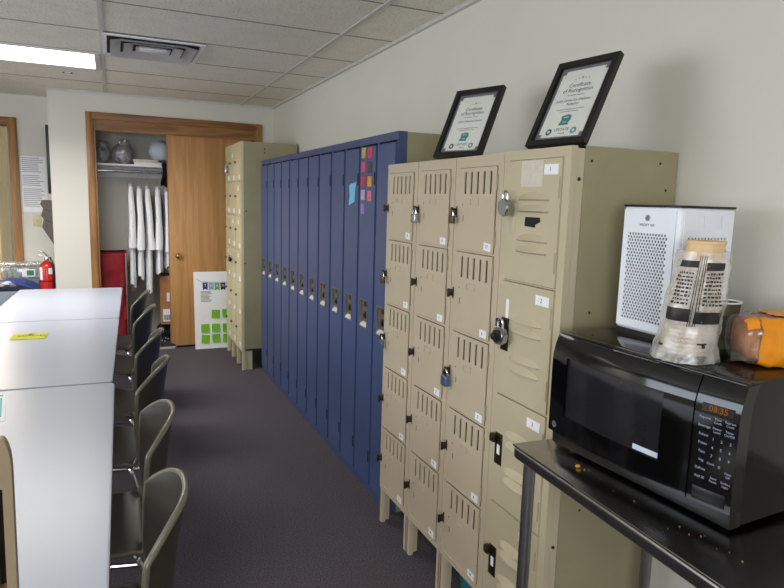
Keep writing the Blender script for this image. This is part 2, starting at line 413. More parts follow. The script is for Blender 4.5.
def vented_locker(yc, nums, label, tilt):
    W, Dp = .300, .372
    t = thing('box_locker', (XF, yc, 0), label, 'locker', 'vented five-door lockers')
    z0, z1 = .19, 1.643; th = (z1-z0)/5
    b = NB()
    for s in (-1, 1): box(b, .02, Dp, s*W/2-.003*(s+1)-.0, s*W/2-.003*(s-1), ZLEG, LH)
    box(b, Dp-.006, Dp-.0005, -W/2+.006, W/2-.006, ZLEG+.006, LH-.006); box(b, .0205, Dp-.0005, -W/2+.006, W/2-.006, LH-.006, LH-.0005); box(b, .0205, Dp-.0005, -W/2+.006, W/2-.006, ZLEG+.0005, ZLEG+.006)
    for k in range(1, 5): box(b, .02, Dp-.01, -W/2+.006, W/2-.006, z0+th*k-.002, z0+th*k+.002)
    link('body', b, M_olive, t)
    b = NB(); dw = W/2-.026
    plate(b, -W/2, W/2, ZLEG, LH, [(-dw, dw-.006, z0+th*k+.004, z0+th*(k+1)-.004) for k in range(5)], lx, .021)
    link('front_frame', b, M_tan, t)
    for s in (-1, 1):
        b = NB(); y = s*(W/2-.014)
        box(b, .002, .022, y-.013, y+.013, 0, ZLEG); box(b, .002, .05, y+s*.008-.003, y+s*.008+.003, 0, ZLEG); link('leg', b, M_tan, t)
        b = NB(); box(b, Dp-.04, Dp-.004, y-.008, y+.008, 0, ZLEG); link('leg', b, M_tan, t)
    for k in range(5):
        a = z0+th*(4-k)+.006; c = z0+th*(5-k)-.006
        b = NB()
        sl = [(-.080+.040*i, -.080+.040*i+.012, c-.088, c-.014) for i in range(5)]
        plate(b, -dw+.002, dw-.008, a, c, sl, lambda u, v_, w: (-.005+w, -u, v_), .0035)
        d = link('door', b, M_tan, t)
        b = NB()                                             # raised name-card holder and lip
        plate(b, -.034, .018, (a+c)/2+.012, (a+c)/2+.036, [(-.031, .015, (a+c)/2+.015, (a+c)/2+.033)], lambda u, v_, w: (-.0075+w, -u, v_), .003)
        link('card_holder', b, M_tan, d)
        b = NB(); box(b, -.008, -.002, -dw+.010, dw-.004, a-.001, a+.003); link('door_lip', b, M_tan, d)
        b = NB()
        box(b, -.0055, -.004, .078, .082, a+.095, a+.117, .0006); link('slot', b, M_latch, d)
        b = NB(); box(b, -.0055, -.004, .084, .088, a+.150, a+.156); link('rivet', b, M_latch, d)
        latch_bits(d, W/2-.024, a+.128)
        for zz in (a+.02, c-.075):
            b = NB(); lathe(b, [(.0035, zz), (.0035, zz+.05)], (-.003, -dw+.004, 0), 8); link('hinge', b, M_olive, d)
        tagnum(d, -dw+.040, a+.018, nums[k], ang=tilt[k])
    return t
vented_locker(2.4470, ['8', '7', '9', '10', '11'], 'beige vented five-door locker next to the blue lockers', [.1, -.05, .05, 0, .1])
vented_locker(2.1428, ['4', '1', '2', '13', '9'], 'beige vented five-door locker, middle of the row of three', [0, 0, .05, .05, .05])
vented_locker(1.8386, ['17', '6', '5', '4', '18'], 'beige vented five-door locker against the wider four-door locker', [.12, 0, .05, 0, .06])

# wide four-door locker
W, Dp = .314, .388
t = thing('box_locker', (XF, 1.529, 0), 'wide beige four-door locker beside the microwave table', 'locker')
z0, z1 = .178, 1.652; th = (z1-z0)/4
b = NB()
for s in (-1, 1): box(b, .045, Dp, s*W/2-.003*(s+1), s*W/2-.003*(s-1), .13, LH+.004)
box(b, Dp-.006, Dp-.0005, -W/2+.006, W/2-.006, .136, LH-.002); box(b, .0465, Dp-.0005, -W/2+.006, W/2-.006, LH-.002, LH+.0035); box(b, .0465, Dp-.0005, -W/2+.006, W/2-.006, .1305, .136)
for k in range(1, 4): box(b, .02, Dp-.01, -W/2+.006, W/2-.006, z0+th*k-.002, z0+th*k+.002)
link('body', b, M_olive, t)
b = NB()
box(b, .0205, .046, -W/2, -W/2+.006, .02, LH+.002); box(b, .0205, .046, W/2-.006, W/2, .02, LH+.002); box(b, .0205, .046, -W/2, W/2, LH-.004, LH+.002)
dl, dr_ = -.128, .128      # door opening, u to the right
plate(b, -W/2, W/2, .02, LH+.002, [(dl, dr_, z0+th*k+.002, z0+th*(k+1)-.002) for k in range(4)], lx, .021)
link('front_frame', b, M_tan2, t)
b = NB()
for z in (1.59, 1.05, .52): lathe(b, [(.005, -W/2-.002), (.006, -W/2+.001)], (.03, 0, z), 10, 'y')
for x, z in ((.07, 1.64), (.32, 1.645), (.35, 1.57), (.1, 1.22), (.12, .62), (.09, .9)): lathe(b, [(.0035, -W/2-.0015), (.0045, -W/2+.001)], (x, 0, z), 8, 'y')
link('screws', b, M_latch, t)
for s in (-1, 1):
    b = NB(); box(b, Dp-.04, Dp-.004, s*(W/2-.016)-.01, s*(W/2-.016)+.01, 0, .13); link('leg', b, M_tan2, t)
def louver(bm, y0, y1, z, h=.024):
    """raised louver: a lens-shaped hood pressed out of the door"""
    n = 10
    top = []; bot = []; mid = []
    for i in range(n+1):
        s = i/n; k = math.sin(PI*s)**.6; y = y0+(y1-y0)*s
        top.append(bm.verts.new((-.005, y, z+h*.35+h*.65*k))); mid.append(bm.verts.new((-.005-.017*k-.0005, y, z+.004))); bot.append(bm.verts.new((-.005, y, z-.001)))
    for i in range(n):
        bm.faces.new((top[i], top[i+1], mid[i+1], mid[i])); bm.faces.new((mid[i], mid[i+1], bot[i+1], bot[i]))
for k in range(4):
    a = z0+th*(3-k)+.004; c = z0+th*(4-k)-.004
    b = NB(); plate(b, dl+.002, dr_-.002, a, c, [], lambda u, v_, w: (-.005+w, -u, v_), .016)
    for i, dz in enumerate((.118, .152, .238, .272)):
        louver(b, -.082, .066, c-dz)
    d = link('door', b, M_tan2, t)
    # latch plate at the left side
    zc = (1.475, 1.115, .735, .345)[k]
    b = NB()
    if k == 0: box(b, -.007, -.004, .075, .105, zc-.045, zc+.05, .001); link('latch_plate', b, M_tan2, d)
    else: box(b, -.007, -.004, .078, .118, zc-.055, zc+.05, .001); link('latch_plate', b, M_latch, d)
    b = NB()
    box(b, -.024, -.005, .104, .128, zc+.018, zc+.045, .003); box(b, -.03, -.02, .098, .118, zc+.026, zc+.04, .002); link('latch', b, M_latch, d)
    if k >= 2:
        b = NB(); box(b, -.0085, -.006, .088, .103, zc-.02, zc+.012); link('latch_tag', b, M_white, d)
    for zz in (a+.04, c-.11):
        b = NB(); lathe(b, [(.004, zz), (.004, zz+.06)], (-.003, -.122, 0), 8); link('hinge', b, M_olive, d)
    tagnum(d, -.083 if k == 0 else -.084+.005*k, c-.031-.004*k, str(k+1), .062, .029, .02, M_inkb)
    if k == 0:
        b = NB(); box(b, -.0056, -.0044, -.045, .058, c-.078, c-.003); text_bm(b, '', .01, FX)
        o = link('tape_residue', b, M_tape, d); o['label'] = 'pale rectangle of old tape on the top door'
        b = NB(); prism(b, [(.0-.026, c-.166), (.044, c-.166), (.047, c-.179), (.024, c-.187), (.024, c-.196), (-.028, c-.193)], lambda u, v_, w: (-.0045-w, -u, v_), .0012)
        link('tape_scrap', b, M_dark, d)
    if k == 1:
        b = NB(); box(b, -.0056, -.0044, .085, .1, c-.115, c-.055); link('tape_strip', b, M_white, d)

M_bronze0 = pm('worn_latch', (112, 100, 76), .4, metal=.5)
# far cream locker, three across and six high
FW, FD, FH = .796, .485, 1.985
t = thing('box_locker', (1.0157, 5.861, 0), 'tall cream eighteen-door locker standing before the closet door', 'locker')
z0, z1 = .188, FH-.04; th = (z1-z0)/6; cw = FW/3
b = NB()
for s in (-1, 1): box(b, .02, FD, s*FW/2-.004*(s+1), s*FW/2-.004*(s-1), .19, FH)
box(b, FD-.008, FD-.0005, -FW/2+.008, FW/2-.008, .2, FH-.006); box(b, .0215, FD-.0005, -FW/2+.008, FW/2-.008, FH-.006, FH-.0005); box(b, .0215, FD-.0005, -FW/2+.008, FW/2-.008, .1905, .2)
for k in range(1, 6): box(b, .02, FD-.01, -FW/2+.006, FW/2-.006, z0+th*k-.002, z0+th*k+.002)
link('body', b, M_olive, t)
b = NB(); plate(b, -FW/2, FW/2, .168, FH, [(-FW/2+cw*i+.014, -FW/2+cw*(i+1)-.014, z0+th*k+.003, z0+th*(k+1)-.003) for i in range(3) for k in range(6)], lx, .021)
link('front_frame', b, M_cream, t)
b = NB()
for x, z in ((.2, 1.93), (.2, 1.90), (.04, 1.4), (.03, .95)): lathe(b, [(.006, -FW/2-.002), (.007, -FW/2+.001)], (x, 0, z), 8, 'y')
link('screws', b, M_latch, t)
for i in range(4):
    y = FW/2-cw*i-(.014 if i == 0 else 0)+(.014 if i == 3 else 0)
    b = NB(); box(b, .002, .03, y-.014, y+.014, 0, .17); box(b, .03, .09, y-.004, y+.004, 0, .17); link('leg', b, M_cream, t)
for s in (-1, 1):
    b = NB(); box(b, FD-.05, FD-.005, s*(FW/2-.012)-.01, s*(FW/2-.012)+.01, 0, .19); link('leg', b, M_cream, t)
for i in range(3):
    for k in range(6):
        u0 = -FW/2+cw*i+.016; u1 = -FW/2+cw*(i+1)-.016; a = z0+th*k+.005; c = z0+th*(k+1)-.005
        b = NB(); plate(b, u0, u1, a, c, [], lambda u, v_, w: (-.004+w, -u, v_), .014)
        for q in range(3): box(b, -.0075, -.004, -u1+.03, -u0-.06, c-.05-.022*q, c-.045-.022*q, .001)
        d = link('door', b, M_cream, t)
        b = NB(); box(b, -.006, -.0035, -u1+.02, -u1+.075, a+.012, a+.052); link('number_label', b, M_white, d)
        b = NB(); box(b, -.020, -.003, -u0-.034, -u0-.012, (a+c)/2+.012, (a+c)/2+.030, .003); link('latch', b, M_bronze0, d)
        if (i, k) in ((1, 5), (2, 4), (1, 3), (2, 3), (0, 2), (2, 2)):
            b = NB(); box(b, -.006, -.0035, -u1+.085, -u1+.135, c-.075, c-.035); link('card', b, M_white, d)

# blue lockers
M_lip = pm('pale_lip_metal', (214, 212, 206), .35)
XBL = 1.19; BH = 1.832
stick = [(203, 164, 84), (208, 62, 96), (214, 84, 116), (74, 60, 74), (200, 50, 80), (222, 152, 60), (196, 168, 196), (220, 122, 132), (150, 132, 192)]
STM = [pm('sticker_print', c, .5, var=.25, scale=70) for c in stick]
def blue_bank(y0, y1, label, idx):
    Wb = y1-y0; Db = .31
    t = thing('tall_locker', (XBL, (y0+y1)/2, 0), label, 'locker', 'blue four-door locker banks')
    n = 4; cw = Wb/n
    b = NB()
    for s in (-1, 1): box(b, .0205, Db, s*Wb/2-.003*(s+1), s*Wb/2-.003*(s-1), 0, BH-.002)
    box(b, Db-.006, Db-.0005, -Wb/2+.006, Wb/2-.006, .05, BH-.008); box(b, .0205, Db-.0005, -Wb/2+.006, Wb/2-.006, BH-.008, BH-.0025); box(b, .0205, Db-.0005, -Wb/2+.006, Wb/2-.006, .04, .05)
    for i in range(1, n): box(b, .02, Db, -Wb/2+cw*i-.003, -Wb/2+cw*i+.003, .05, BH-.01)
    link('body', b, M_olive, t)
    z0, z1 = .045, 1.795
    b = NB(); plate(b, -Wb/2, Wb/2, 0, BH, [(-Wb/2+cw*i+.010, -Wb/2+cw*(i+1)-.010, z0, z1) for i in range(n)], lx, .02)
    box(b, .0195, .045, -Wb/2-.0005, -Wb/2+.004, 0, BH); box(b, .0195, .045, Wb/2-.004, Wb/2+.0005, 0, BH); box(b, .0195, .045, -Wb/2, Wb/2, BH-.004, BH)
    link('front_frame', b, M_bluelip, t)
    for i in range(n):
        u0 = -Wb/2+cw*i+.012; u1 = -Wb/2+cw*(i+1)-.012
        hc = (u0+u1)/2-.012; hw, hz0, hz1 = .047, .868, 1.006
        b = NB(); plate(b, u0, u1, z0+.004, z1-.012, [(hc-hw, hc+hw, hz0, hz1)],
                        lambda u, v_, w: (-.008+w, -u, v_), .016)
        d = link('door', b, M_blue, t)
        for zz in (1.595, .165):
            b = NB(); box(b, -.0088, -.006, -u1+.002, -u1+.018, zz, zz+.062, .0004); link('hinge_notch_shade', b, M_dark, d)  # dark plate on the door face stands in for shade inside the notch
        b = NB()          # recessed pull
        plate(b, hc-hw-.004, hc+hw+.004, hz0-.004, hz1+.004, [(hc-hw+.003, hc+hw-.003, hz0+.003, hz1-.003)], lambda u, v_, w: (-.011+w, -u, v_), .006)
        box(b, .002, .006, -hc-hw, -hc+hw, hz0, hz1)
        for s in (-1, 1): box(b, -.006, .014, -hc+s*hw-.002, -hc+s*hw+.002, hz0, hz1)
        h = link('pull_handle', b, M_pocket, d)
        b = NB(); prism(b, [(-.013, hz0+.001), (-.013, hz0+.006), (.003, hz0+.024), (.003, hz0+.001)], lambda p, q, w: (p, -hc-hw+.003+w, q), 2*hw-.006); link('pull_lip', b, M_lip, h)
        b = NB(); box(b, -.007, .004, -hc-.034, -hc+.006, hz0+.046, hz0+.080, .003); box(b, -.014, .0, -hc-.024, -hc-.004, hz0+.054, hz0+.072, .003)
        link('finger_latch', b, M_black, h)
        b = NB(); box(b, -.008, .003, -hc-.038, -hc+.004, hz1-.030, hz1-.006, .002); link('lock_cylinder', b, M_black, h)
        if idx == 2 and i == 1:
            b = NB(); prism(b, [(u1-.135, 1.60), (u1-.03, 1.613), (u1-.045, 1.57), (u1-.05, 1.51), (u1-.14, 1.49), (u1-.125, 1.53)], lambda u, v_, w: (-.0085-w, -u, v_), .002)
            o = link('paper_note', b, M_cyan, d); o['label'] = 'light blue paper note stuck on the door'
        if idx == 2 and i == 2:
            q = 0
            for r_ in range(5):
                for c_ in range(2):
                    if (r_, c_) == (4, 1): continue
                    yy = u0+.045+.088*c_; zz = 1.759-.0705*r_-.004*c_
                    b = NB(); box(b, -.0105, -.0082, -yy-.027, -yy+.027, zz-.028, zz+.024, .001)
                    link('sticker', b, STM[q], d); q += 1
    return t
blue_bank(4.503, 5.452, 'blue four-door locker bank beside the tall cream locker', 0)
blue_bank(3.556, 4.500, 'blue four-door locker bank in the middle with no stickers or notes', 1)
blue_bank(2.636, 3.553, 'blue four-door locker bank with colourful stickers and a pale blue note', 2)

# padlocks hang from the latches
def padlock(x, y, z, s, label, body, kind='brick', dial=None):
    t = thing('padlock', (x, y, z), label, 'padlock', 'padlocks on the locker doors')
    b = NB(); r = .011*s
    tube(b, [(0, -r, -.014*s), (0, -r, 0)]+[(0, -r*math.cos(PI*k/8), r*math.sin(PI*k/8)) for k in range(1, 8)]+[(0, r, 0), (0, r, -.014*s)], .0032*s, 8)
    link('shackle', b, M_chrome, t)
    b = NB()
    if kind == 'brick': box(b, -.009*s, .009*s, -.019*s, .019*s, -.05*s, -.012*s, .004*s, 3)
    else: lathe(b, [(.015*s, .010*s), (.024*s, .008*s), (.025*s, -.004*s), (.022*s, -.010*s)], (0, 0, -.033*s), 24, 'x')
    link('lock_body', b, body, t)
    if dial:
        b = NB(); lathe(b, [(.017*s, -.010*s), (.016*s, -.015*s), (.010*s, -.016*s), (.009*s, -.024*s), (.006*s, -.025*s)], (0, 0, -.033*s), 20, 'x'); link('dial', b, dial, t)
    return t
M_lock = pm('steel_lock', (170, 172, 178), .25, metal=1)
M_lockb = pm('blue_lock', (96, 112, 150), .35, metal=.5)
M_brn = pm('brown_lock', (104, 80, 50), .35, metal=.6)
M_bronze = pm('dark_lock', (92, 86, 76), .35, metal=.7)
xp = XF-.024
la = lambda k: .19+(1.643-.19)/5*(4-k)+.006+.128
padlock(xp, 2.4470+.126, la(1)-.004, .8, 'small brown padlock on the second door beside the blue lockers', M_brn)
padlock(xp, 2.4470+.126, la(2)-.004, .95, 'steel and blue padlock on the third door beside the blue lockers', M_lockb)
padlock(xp, 2.1428+.126, la(0)-.004, .95, 'grey padlock on the top door of the middle vented locker', M_lock)
padlock(xp, 1.8386+.126, la(0)-.004, .75, 'small dark padlock on the top door labelled 17', M_bronze)
padlock(xp, 1.8386+.126, la(2)-.004, 1.05, 'blue-grey padlock on the vented door labelled 5', M_lockb)
padlock(XF-.03, 1.529+.098, 1.545, 1.12, 'large steel padlock on the top door of the wide locker', M_lock, 'round')
padlock(XF-.03, 1.529+.088, 1.150, 1.2, 'steel padlock with black dial on the wide locker door labelled 2', M_lock, 'round', M_black)
padlock(1.0157-.026, 6.08, 1.82, 1.7, 'steel padlock on the upper doors of the tall cream locker', M_lock)
padlock(1.0157-.026, 5.92, .98, 1.1, 'dark padlock low on the tall cream locker', M_black)

# ------------------------------------------------------------------ certificates in black frames
def certificate(x, y, yaw, tilt, lines, label, zb=LH+.0082):
    t = thing('picture_frame', (x, y, zb), label, 'picture frame', 'framed certificates on the lockers', rz=yaw)
    Wf, Hf = .218, .279
    T = Matrix.Rotation(tilt, 4, 'Y')
    mk = lambda u, v_, w: T @ Vector((w, -u, v_))
    fw = .0175
    b = NB(); plate(b, -Wf/2, Wf/2, 0, Hf, [(-Wf/2+fw, Wf/2-fw, fw, Hf-fw)], mk, .018); link('frame', b, M_frame, t)
    b = NB(); box(b, .011, .014, -Wf/2+.01, Wf/2-.01, .01, Hf-.01, mat=T); link('mat_board', b, M_grey, t)
    w2, v0, v1, n = Wf/2-fw-.0115, fw+.012, Hf-fw-.012, .011
    b = NB(); prism(b, [(-w2+n, v0), (w2-n, v0), (w2-n, v0+n), (w2, v0+n), (w2, v1-n), (w2-n, v1-n), (w2-n, v1), (-w2+n, v1), (-w2+n, v1-n), (-w2, v1-n), (-w2, v0+n), (-w2+n, v0+n)], lambda u, v_, w: T @ Vector((.0095+w, -u, v_)), .0014)
    p = link('certificate', b, M_cert, t)
    P = lambda u, v_: T @ at((.0093, -u, v_), FX)
    b = NB()
    text_bm(b, 'Certificate', .0185, P(0, .197)); text_bm(b, 'of Recognition', .0185, P(0, .180))
    text_bm(b, 'This certificate is awarded to', .0052, P(0, .164))
    for i, l in enumerate(lines): text_bm(b, l, .0118, P(0, .147-.0125*i), shear=.35)
    text_bm(b, 'UPSTATE', .0135, P(0, .051)); text_bm(b, 'University', .006, P(.004, .0395))
    for k, w in ((0, .062), (1, .050)):
        text_bm(b, ('in recognition of outstanding service and dedication', 'to patients, families and community')[k], .0047, P(0, .118-.0075*k))
    link('lettering', b, pm('certificate_ink', (78, 80, 84), .6), p)
    b = NB()
    for u in (-.024, -.012, 0, .012, .024):
        tube(b, [P(u, .221-abs(u)*.18) @ Vector((0, 0, 0)), P(u, .221-abs(u)*.18) @ Vector((0, 0, .0004))], .0022 if u else .0045, 6)
    link('stars', b, M_gold, p)
    b = NB(); prism(b, [(-.020, .066), (.017, .066), (.013, .072), (.020, .082), (.017, .096), (.006, .100), (-.018, .096), (-.014, .080)], lambda u, v_, w: T @ Vector((.0093-w, -u, v_)), .0004)
    e = link('emblem', b, M_teal, p)
    b = NB(); text_bm(b, 'SAFETY', .0055, T @ at((.0088, 0, .090), FX)); text_bm(b, 'CARE', .0055, T @ at((.0088, 0, .075), FX)); link('emblem_lettering', b, M_white, e)
    for u, m in ((-.045, M_ink), (.045, pm('blue_grey_print', (92, 132, 146), .5))):
        b = NB(); lathe(b, [(.0105, 0), (.0105, .0003)], (0, 0, 0), 20); b.transform(P(u, .046)); s = link('seal', b, m, p)
        b = NB(); lathe(b, [(.0045, .0002), (.0045, .0006)], (0, 0, 0), 16); b.transform(P(u, .046)); link('seal_center', b, M_cert, s)
    b = NB(); box(b, .0065, .0072, -Wf/2+fw, Wf/2-fw, fw, Hf-fw, mat=T); link('glass', b, M_glass, t)
    b = NB(); top = T @ Vector((.018, 0, Hf*.52)); foot = Vector((top.x+.030, 0, -.004)); d = (foot-top)
    obox(b, (top+foot)/2, (d, (0, 1, 0), d.cross(Vector((0, 1, 0)))), (d.length, .05, .003)); link('easel_back', b, M_frame, t)
certificate(1.132, 2.010, .34, .447, ['Joslin Diabetes Center'], 'framed certificate on the vented lockers, the one nearer the blue bank')
certificate(1.138, 1.469, .158, .46, ['Joslin Center for Diabetes -', 'Pediatrics'], 'framed certificate leaning on top of the wide four-door locker', LH+.0125)

# ------------------------------------------------------------------ steel worktable
TT = .88
t = thing('worktable', (.968, 1.338, 0), 'stainless steel worktable holding the microwave', 'table', rz=-.05)
TL, TD = 1.75, .51
b = NB(); box(b, 0, TD, -TL, 0, TT-.006, TT, .002); box(b, 0, .03, -TL, 0, TT-.042, TT, .0145, 6); box(b, TD-.02, TD, -TL, 0, TT-.045, TT-.002, .004)
box(b, .02, TD-.02, -.02, 0, TT-.045, TT-.002, .004); box(b, .02, TD-.02, -TL, -TL+.02, TT-.045, TT-.002, .004)
link('tabletop', b, M_topst, t)
for x in (.035, TD-.04):
    for y in (-.035, -TL+.04):
        b = NB(); lathe(b, [(.012, 0), (.018, .012), (.018, .06), (.0165, .065), (.0165, TT-.006)], (x, y, 0), 16)
        link('leg', b, M_steel, t)
b = NB(); tube(b, [(TD-.04, -.035, .28), (TD-.04, -TL+.04, .28)], .012, 10); tube(b, [(.035, -.035, .28), (TD-.04, -.035, .28)], .012, 10); tube(b, [(.035, -TL+.04, .28), (TD-.04, -TL+.04, .28)], .012, 10); link('brace', b, M_steel, t)

# microwave
MY = 1.042
mw = thing('microwave', (1.077, MY, TT), 'black microwave oven on the steel worktable', 'microwave', rz=.06)
mh = .308
b = NB(); box(b, .03, .385, -.258, .258, .010, mh, .006); box(b, .012, .03, -.258, .258, mh-.055, mh, .004); link('housing', b, M_gloss, mw)
b = NB(); box(b, .006, .04, -.258, .258, .008, .045, .004); link('base_rail', b, M_black, mw)
for x in (.05, .33):
    for y in (-.22, .22):
        b = NB(); lathe(b, [(.012, 0), (.014, .012)], (x, y, 0), 12); link('foot', b, M_black, mw)
def curved_front(u0, u1, v0, v1, holes, depth):
    def f(u, v_, w):
        bul = .016*(1-(u/.26)**2); tp = .02*max(0, (v_-.24)/.07)**2
        return (-.010-bul+tp+w, -u, v_)
    b = NB(); plate(b, u0, u1, v0, v1, holes, f, depth); return b, f
g = lambda a, c, n: [a+(c-a)*i/n for i in range(n+1)]
def curved(u0, u1, v0, v1, w0, depth, hole=None):
    """front panel that follows the bulge, cut into strips so it bends"""
    f = lambda u, v_, w: (-.006-.020*(1-(u/.26)**2)+.022*max(0, (v_-.235)/.075)**2+w0+w, -u, v_)
    b = NB(); us = g(u0, u1, 14); vs = g(v0, v1, 10)
    if hole: us = sorted(set(us+[hole[0], hole[1]])); vs = sorted(set(vs+[hole[2], hole[3]]))
    cells = []
    V = {}
    def vt(i, j, k):
        if (i, j, k) not in V: V[(i, j, k)] = b.verts.new(f(us[i], vs[j], depth*k))
        return V[(i, j, k)]
    inh = lambda i, j: hole and us[i] >= hole[0]-1e-6 and us[i+1] <= hole[1]+1e-6 and vs[j] >= hole[2]-1e-6 and vs[j+1] <= hole[3]+1e-6
    ok = lambda i, j: 0 <= i < len(us)-1 and 0 <= j < len(vs)-1 and not inh(i, j)
    for i in range(len(us)-1):
        for j in range(len(vs)-1):
            if inh(i, j): continue
            b.faces.new((vt(i, j, 0), vt(i+1, j, 0), vt(i+1, j+1, 0), vt(i, j+1, 0))); b.faces.new((vt(i, j, 1), vt(i, j+1, 1), vt(i+1, j+1, 1), vt(i+1, j, 1)))
            for di, dj, e in ((-1, 0, ((0, 0), (0, 1))), (1, 0, ((1, 1), (1, 0))), (0, -1, ((1, 0), (0, 0))), (0, 1, ((0, 1), (1, 1)))):
                if not ok(i+di, j+dj):
                    (p, q), (r_, s_) = e
                    b.faces.new((vt(i+p, j+q, 0), vt(i+r_, j+s_, 0), vt(i+r_, j+s_, 1), vt(i+p, j+q, 1)))
    return b, f
WIN = (-.202, .100, .098, .252)
b, f = curved(-.262, .170, .045, mh-.004, 0, .034, WIN); dd = link('door', b, M_gloss, mw)
b, f = curved(WIN[0], WIN[1], WIN[2], WIN[3], .006, .004); wd = link('window', b, pm('smoked_window', (34, 34, 37), .12, var=.05), dd)
b, f2 = curved(WIN[1]-.07, WIN[1]-.004, WIN[2]+.002, WIN[2]+.014, .0048, .001); o = link('window_strip', b, pm('pale_strip', (206, 216, 230), .4), wd); o['label'] = 'pale strip at the lower corner of the window'  # pale strip over the lower corner of the window
b, f = curved(.173, .262, .045, mh-.004, 0, .034); cp = link('control_panel', b, M_gloss, mw)
def onp(u, v_, lift=.0006): return Vector(f(u, v_, 0))-Vector((lift, 0, 0))
b = NB()
tilt_ = math.atan(.020*2*.215/.26**2)
FP = Matrix.Rotation(tilt_, 4, 'Z') @ FX
KL = ['Popcorn', 'Beverage', 'Reheat', 'Potato', 'Pizza', 'Veg', 'Defrost', 'Add 30']
for i, s in enumerate(KL): text_bm(b, s, .0076, at(onp(.196, .226-.0178*i), FP), squeeze=.9)
for j, (s1, s2) in enumerate((('Time', 'Cook'), ('Express', 'Cook'))):
    text_bm(b, s1, .0068, at(onp(.222+.024*j, .228), FP)); text_bm(b, s2, .0068, at(onp(.222+.024*j, .221), FP))
for j, (s1, s2) in enumerate((('Power', 'Level'), ('Timer', 'On/Off'))):
    text_bm(b, s1, .0068, at(onp(.222+.024*j, .209), FP)); text_bm(b, s2, .0068, at(onp(.222+.024*j, .202), FP))
for i in range(3):
    for j in range(3): text_bm(b, str(3*i+j+1), .0085, at(onp(.216+.017*j, .186-.0175*i), FP))
text_bm(b, '0', .0085, at(onp(.233, .1335), FP)); text_bm(b, 'Clock', .0064, at(onp(.216, .135), FP)); text_bm(b, 'Clear', .0064, at(onp(.251, .126), FP)); text_bm(b, 'Off', .0064, at(onp(.251, .119), FP))
text_bm(b, 'Start', .0068, at(onp(.224, .107), FP)); text_bm(b, 'Pause', .0068, at(onp(.224, .1), FP)); text_bm(b, 'Surface', .0064, at(onp(.248, .105), FP)); text_bm(b, 'Light', .0064, at(onp(.248, .098), FP))
link('key_lettering', b, pm('key_print', (158, 164, 186), .5), cp)
b = NB(); box(b, -.0005, .0005, -.032, .032, -.0085, .0085, mat=Matrix.Translation(onp(.219, .247)) @ Matrix.Rotation(tilt_, 4, 'Z')); ds = link('display', b, pm('dark_display', (40, 26, 14), .2), cp)
b = NB(); text_bm(b, '08:35', .0175, at(onp(.221, .247, .0016), FP)); link('clock_digits', b, M_clock, ds)
b = NB(); box(b, -.002, .006, -.034, .034, -.014, .014, .002, mat=Matrix.Translation(Vector(f(.217, .066, 0))) @ Matrix.Rotation(tilt_, 4, 'Z')); link('door_button', b, M_black, cp)
b = NB(); lathe(b, [(.0085, 0), (.0085, .0006)], (0, 0, 0), 24)
c0 = Vector((-.006-.020*(1-(.236/.26)**2)-.0006, .236, .066)); tl2 = Matrix.Rotation(-math.atan(.020*2*.236/.26**2), 4, 'Z') @ FX
b.transform(at(c0, tl2)); eb = link('emblem', b, pm('emblem_grey', (150, 150, 156), .3, metal=.6), dd)
b = NB(); text_bm(b, 'GE', .009, at(c0-Vector((.0008, 0, 0)), tl2), shear=.2); link('emblem_lettering', b, M_ink, eb)

MT = TT+mh
# air purifier
pu = thing('air_purifier', (1.330, 1.187, MT), 'white box air purifier with perforated panels on the microwave', 'air purifier')
pw, pd, ph = .186, .192, .338
b = NB(); box(b, -pd/2, pd/2, -pw/2, pw/2, .012, ph-.004, .012, 4); link('housing', b, M_purif, pu)
b = NB(); box(b, -pd/2+.006, pd/2-.006, -pw/2+.006, pw/2-.006, 0, .013); link('base', b, M_black, pu)
b = NB(); box(b, -pd/2+.001, pd/2-.001, -pw/2+.001, pw/2-.001, ph-.006, ph, .002); link('top_panel', b, M_black, pu)
def perf(u0, u1, v0, v1, p, r):
    out = []; j = 0; v_ = v0+p
    while v_ < v1-p*.6:
        u = u0+p*(1 if j % 2 else .5)
        while u < u1-p*.4:
            out.append((round(u-r, 5), round(u+r, 5), round(v_-r, 5), round(v_+r, 5))); u += p
        v_ += p*.86; j += 1
    return out
px_ = -pd/2
b = NB(); box(b, px_-.0006, px_+.001, -.066, .070, .036, .272); link('grille_backing', b, M_dark, pu)
b = NB(); plate(b, -pw/2+.010, pw/2-.010, .022, ph-.014, perf(-.068, .064, .036, .270, .0094, .0029), lambda u, v_, w: (px_-.003+w, -u, v_), .0022); fp = link('front_grille', b, M_purif, pu)
py_ = -pw/2
b = NB(); box(b, -.072, .072, py_-.0006, py_+.001, .036, .272); link('grille_backing', b, M_dark, pu)
b = NB(); plate(b, -pd/2+.012, pd/2-.012, .022, ph-.014, perf(-.070, .070, .036, .272, .0112, .0028)+[(-.038, -.016, .285, .315), (.022, .044, .285, .315)], lambda u, v_, w: (u, py_-.003+w, v_), .0022); link('side_grille', b, M_purif, pu)
M_mark = pm('grey_print', (96, 100, 108), .5)
b = NB(); lathe(b, [(.0085, 0), (.0085, .0004)], (0, 0, 0), 16); b.transform(at((px_-.0031, .004, .305), FX)); e = link('logo', b, pm('pale_print', (170, 176, 186), .5), fp)
b = NB()
for k in range(6):
    a = k*PI/3; obox(b, (px_-.0036, .004+.004*math.cos(a), .305+.004*math.sin(a)), ((1, 0, 0), (0, math.cos(a), math.sin(a)), (0, -math.sin(a), math.cos(a))), (.0004, .0055, .002))
link('logo_petals', b, M_ink, e)
b = NB(); text_bm(b, 'MEDIFY AIR', .0095, at((px_-.0034, .004, .287), FX)); link('logo_lettering', b, M_mark, fp)

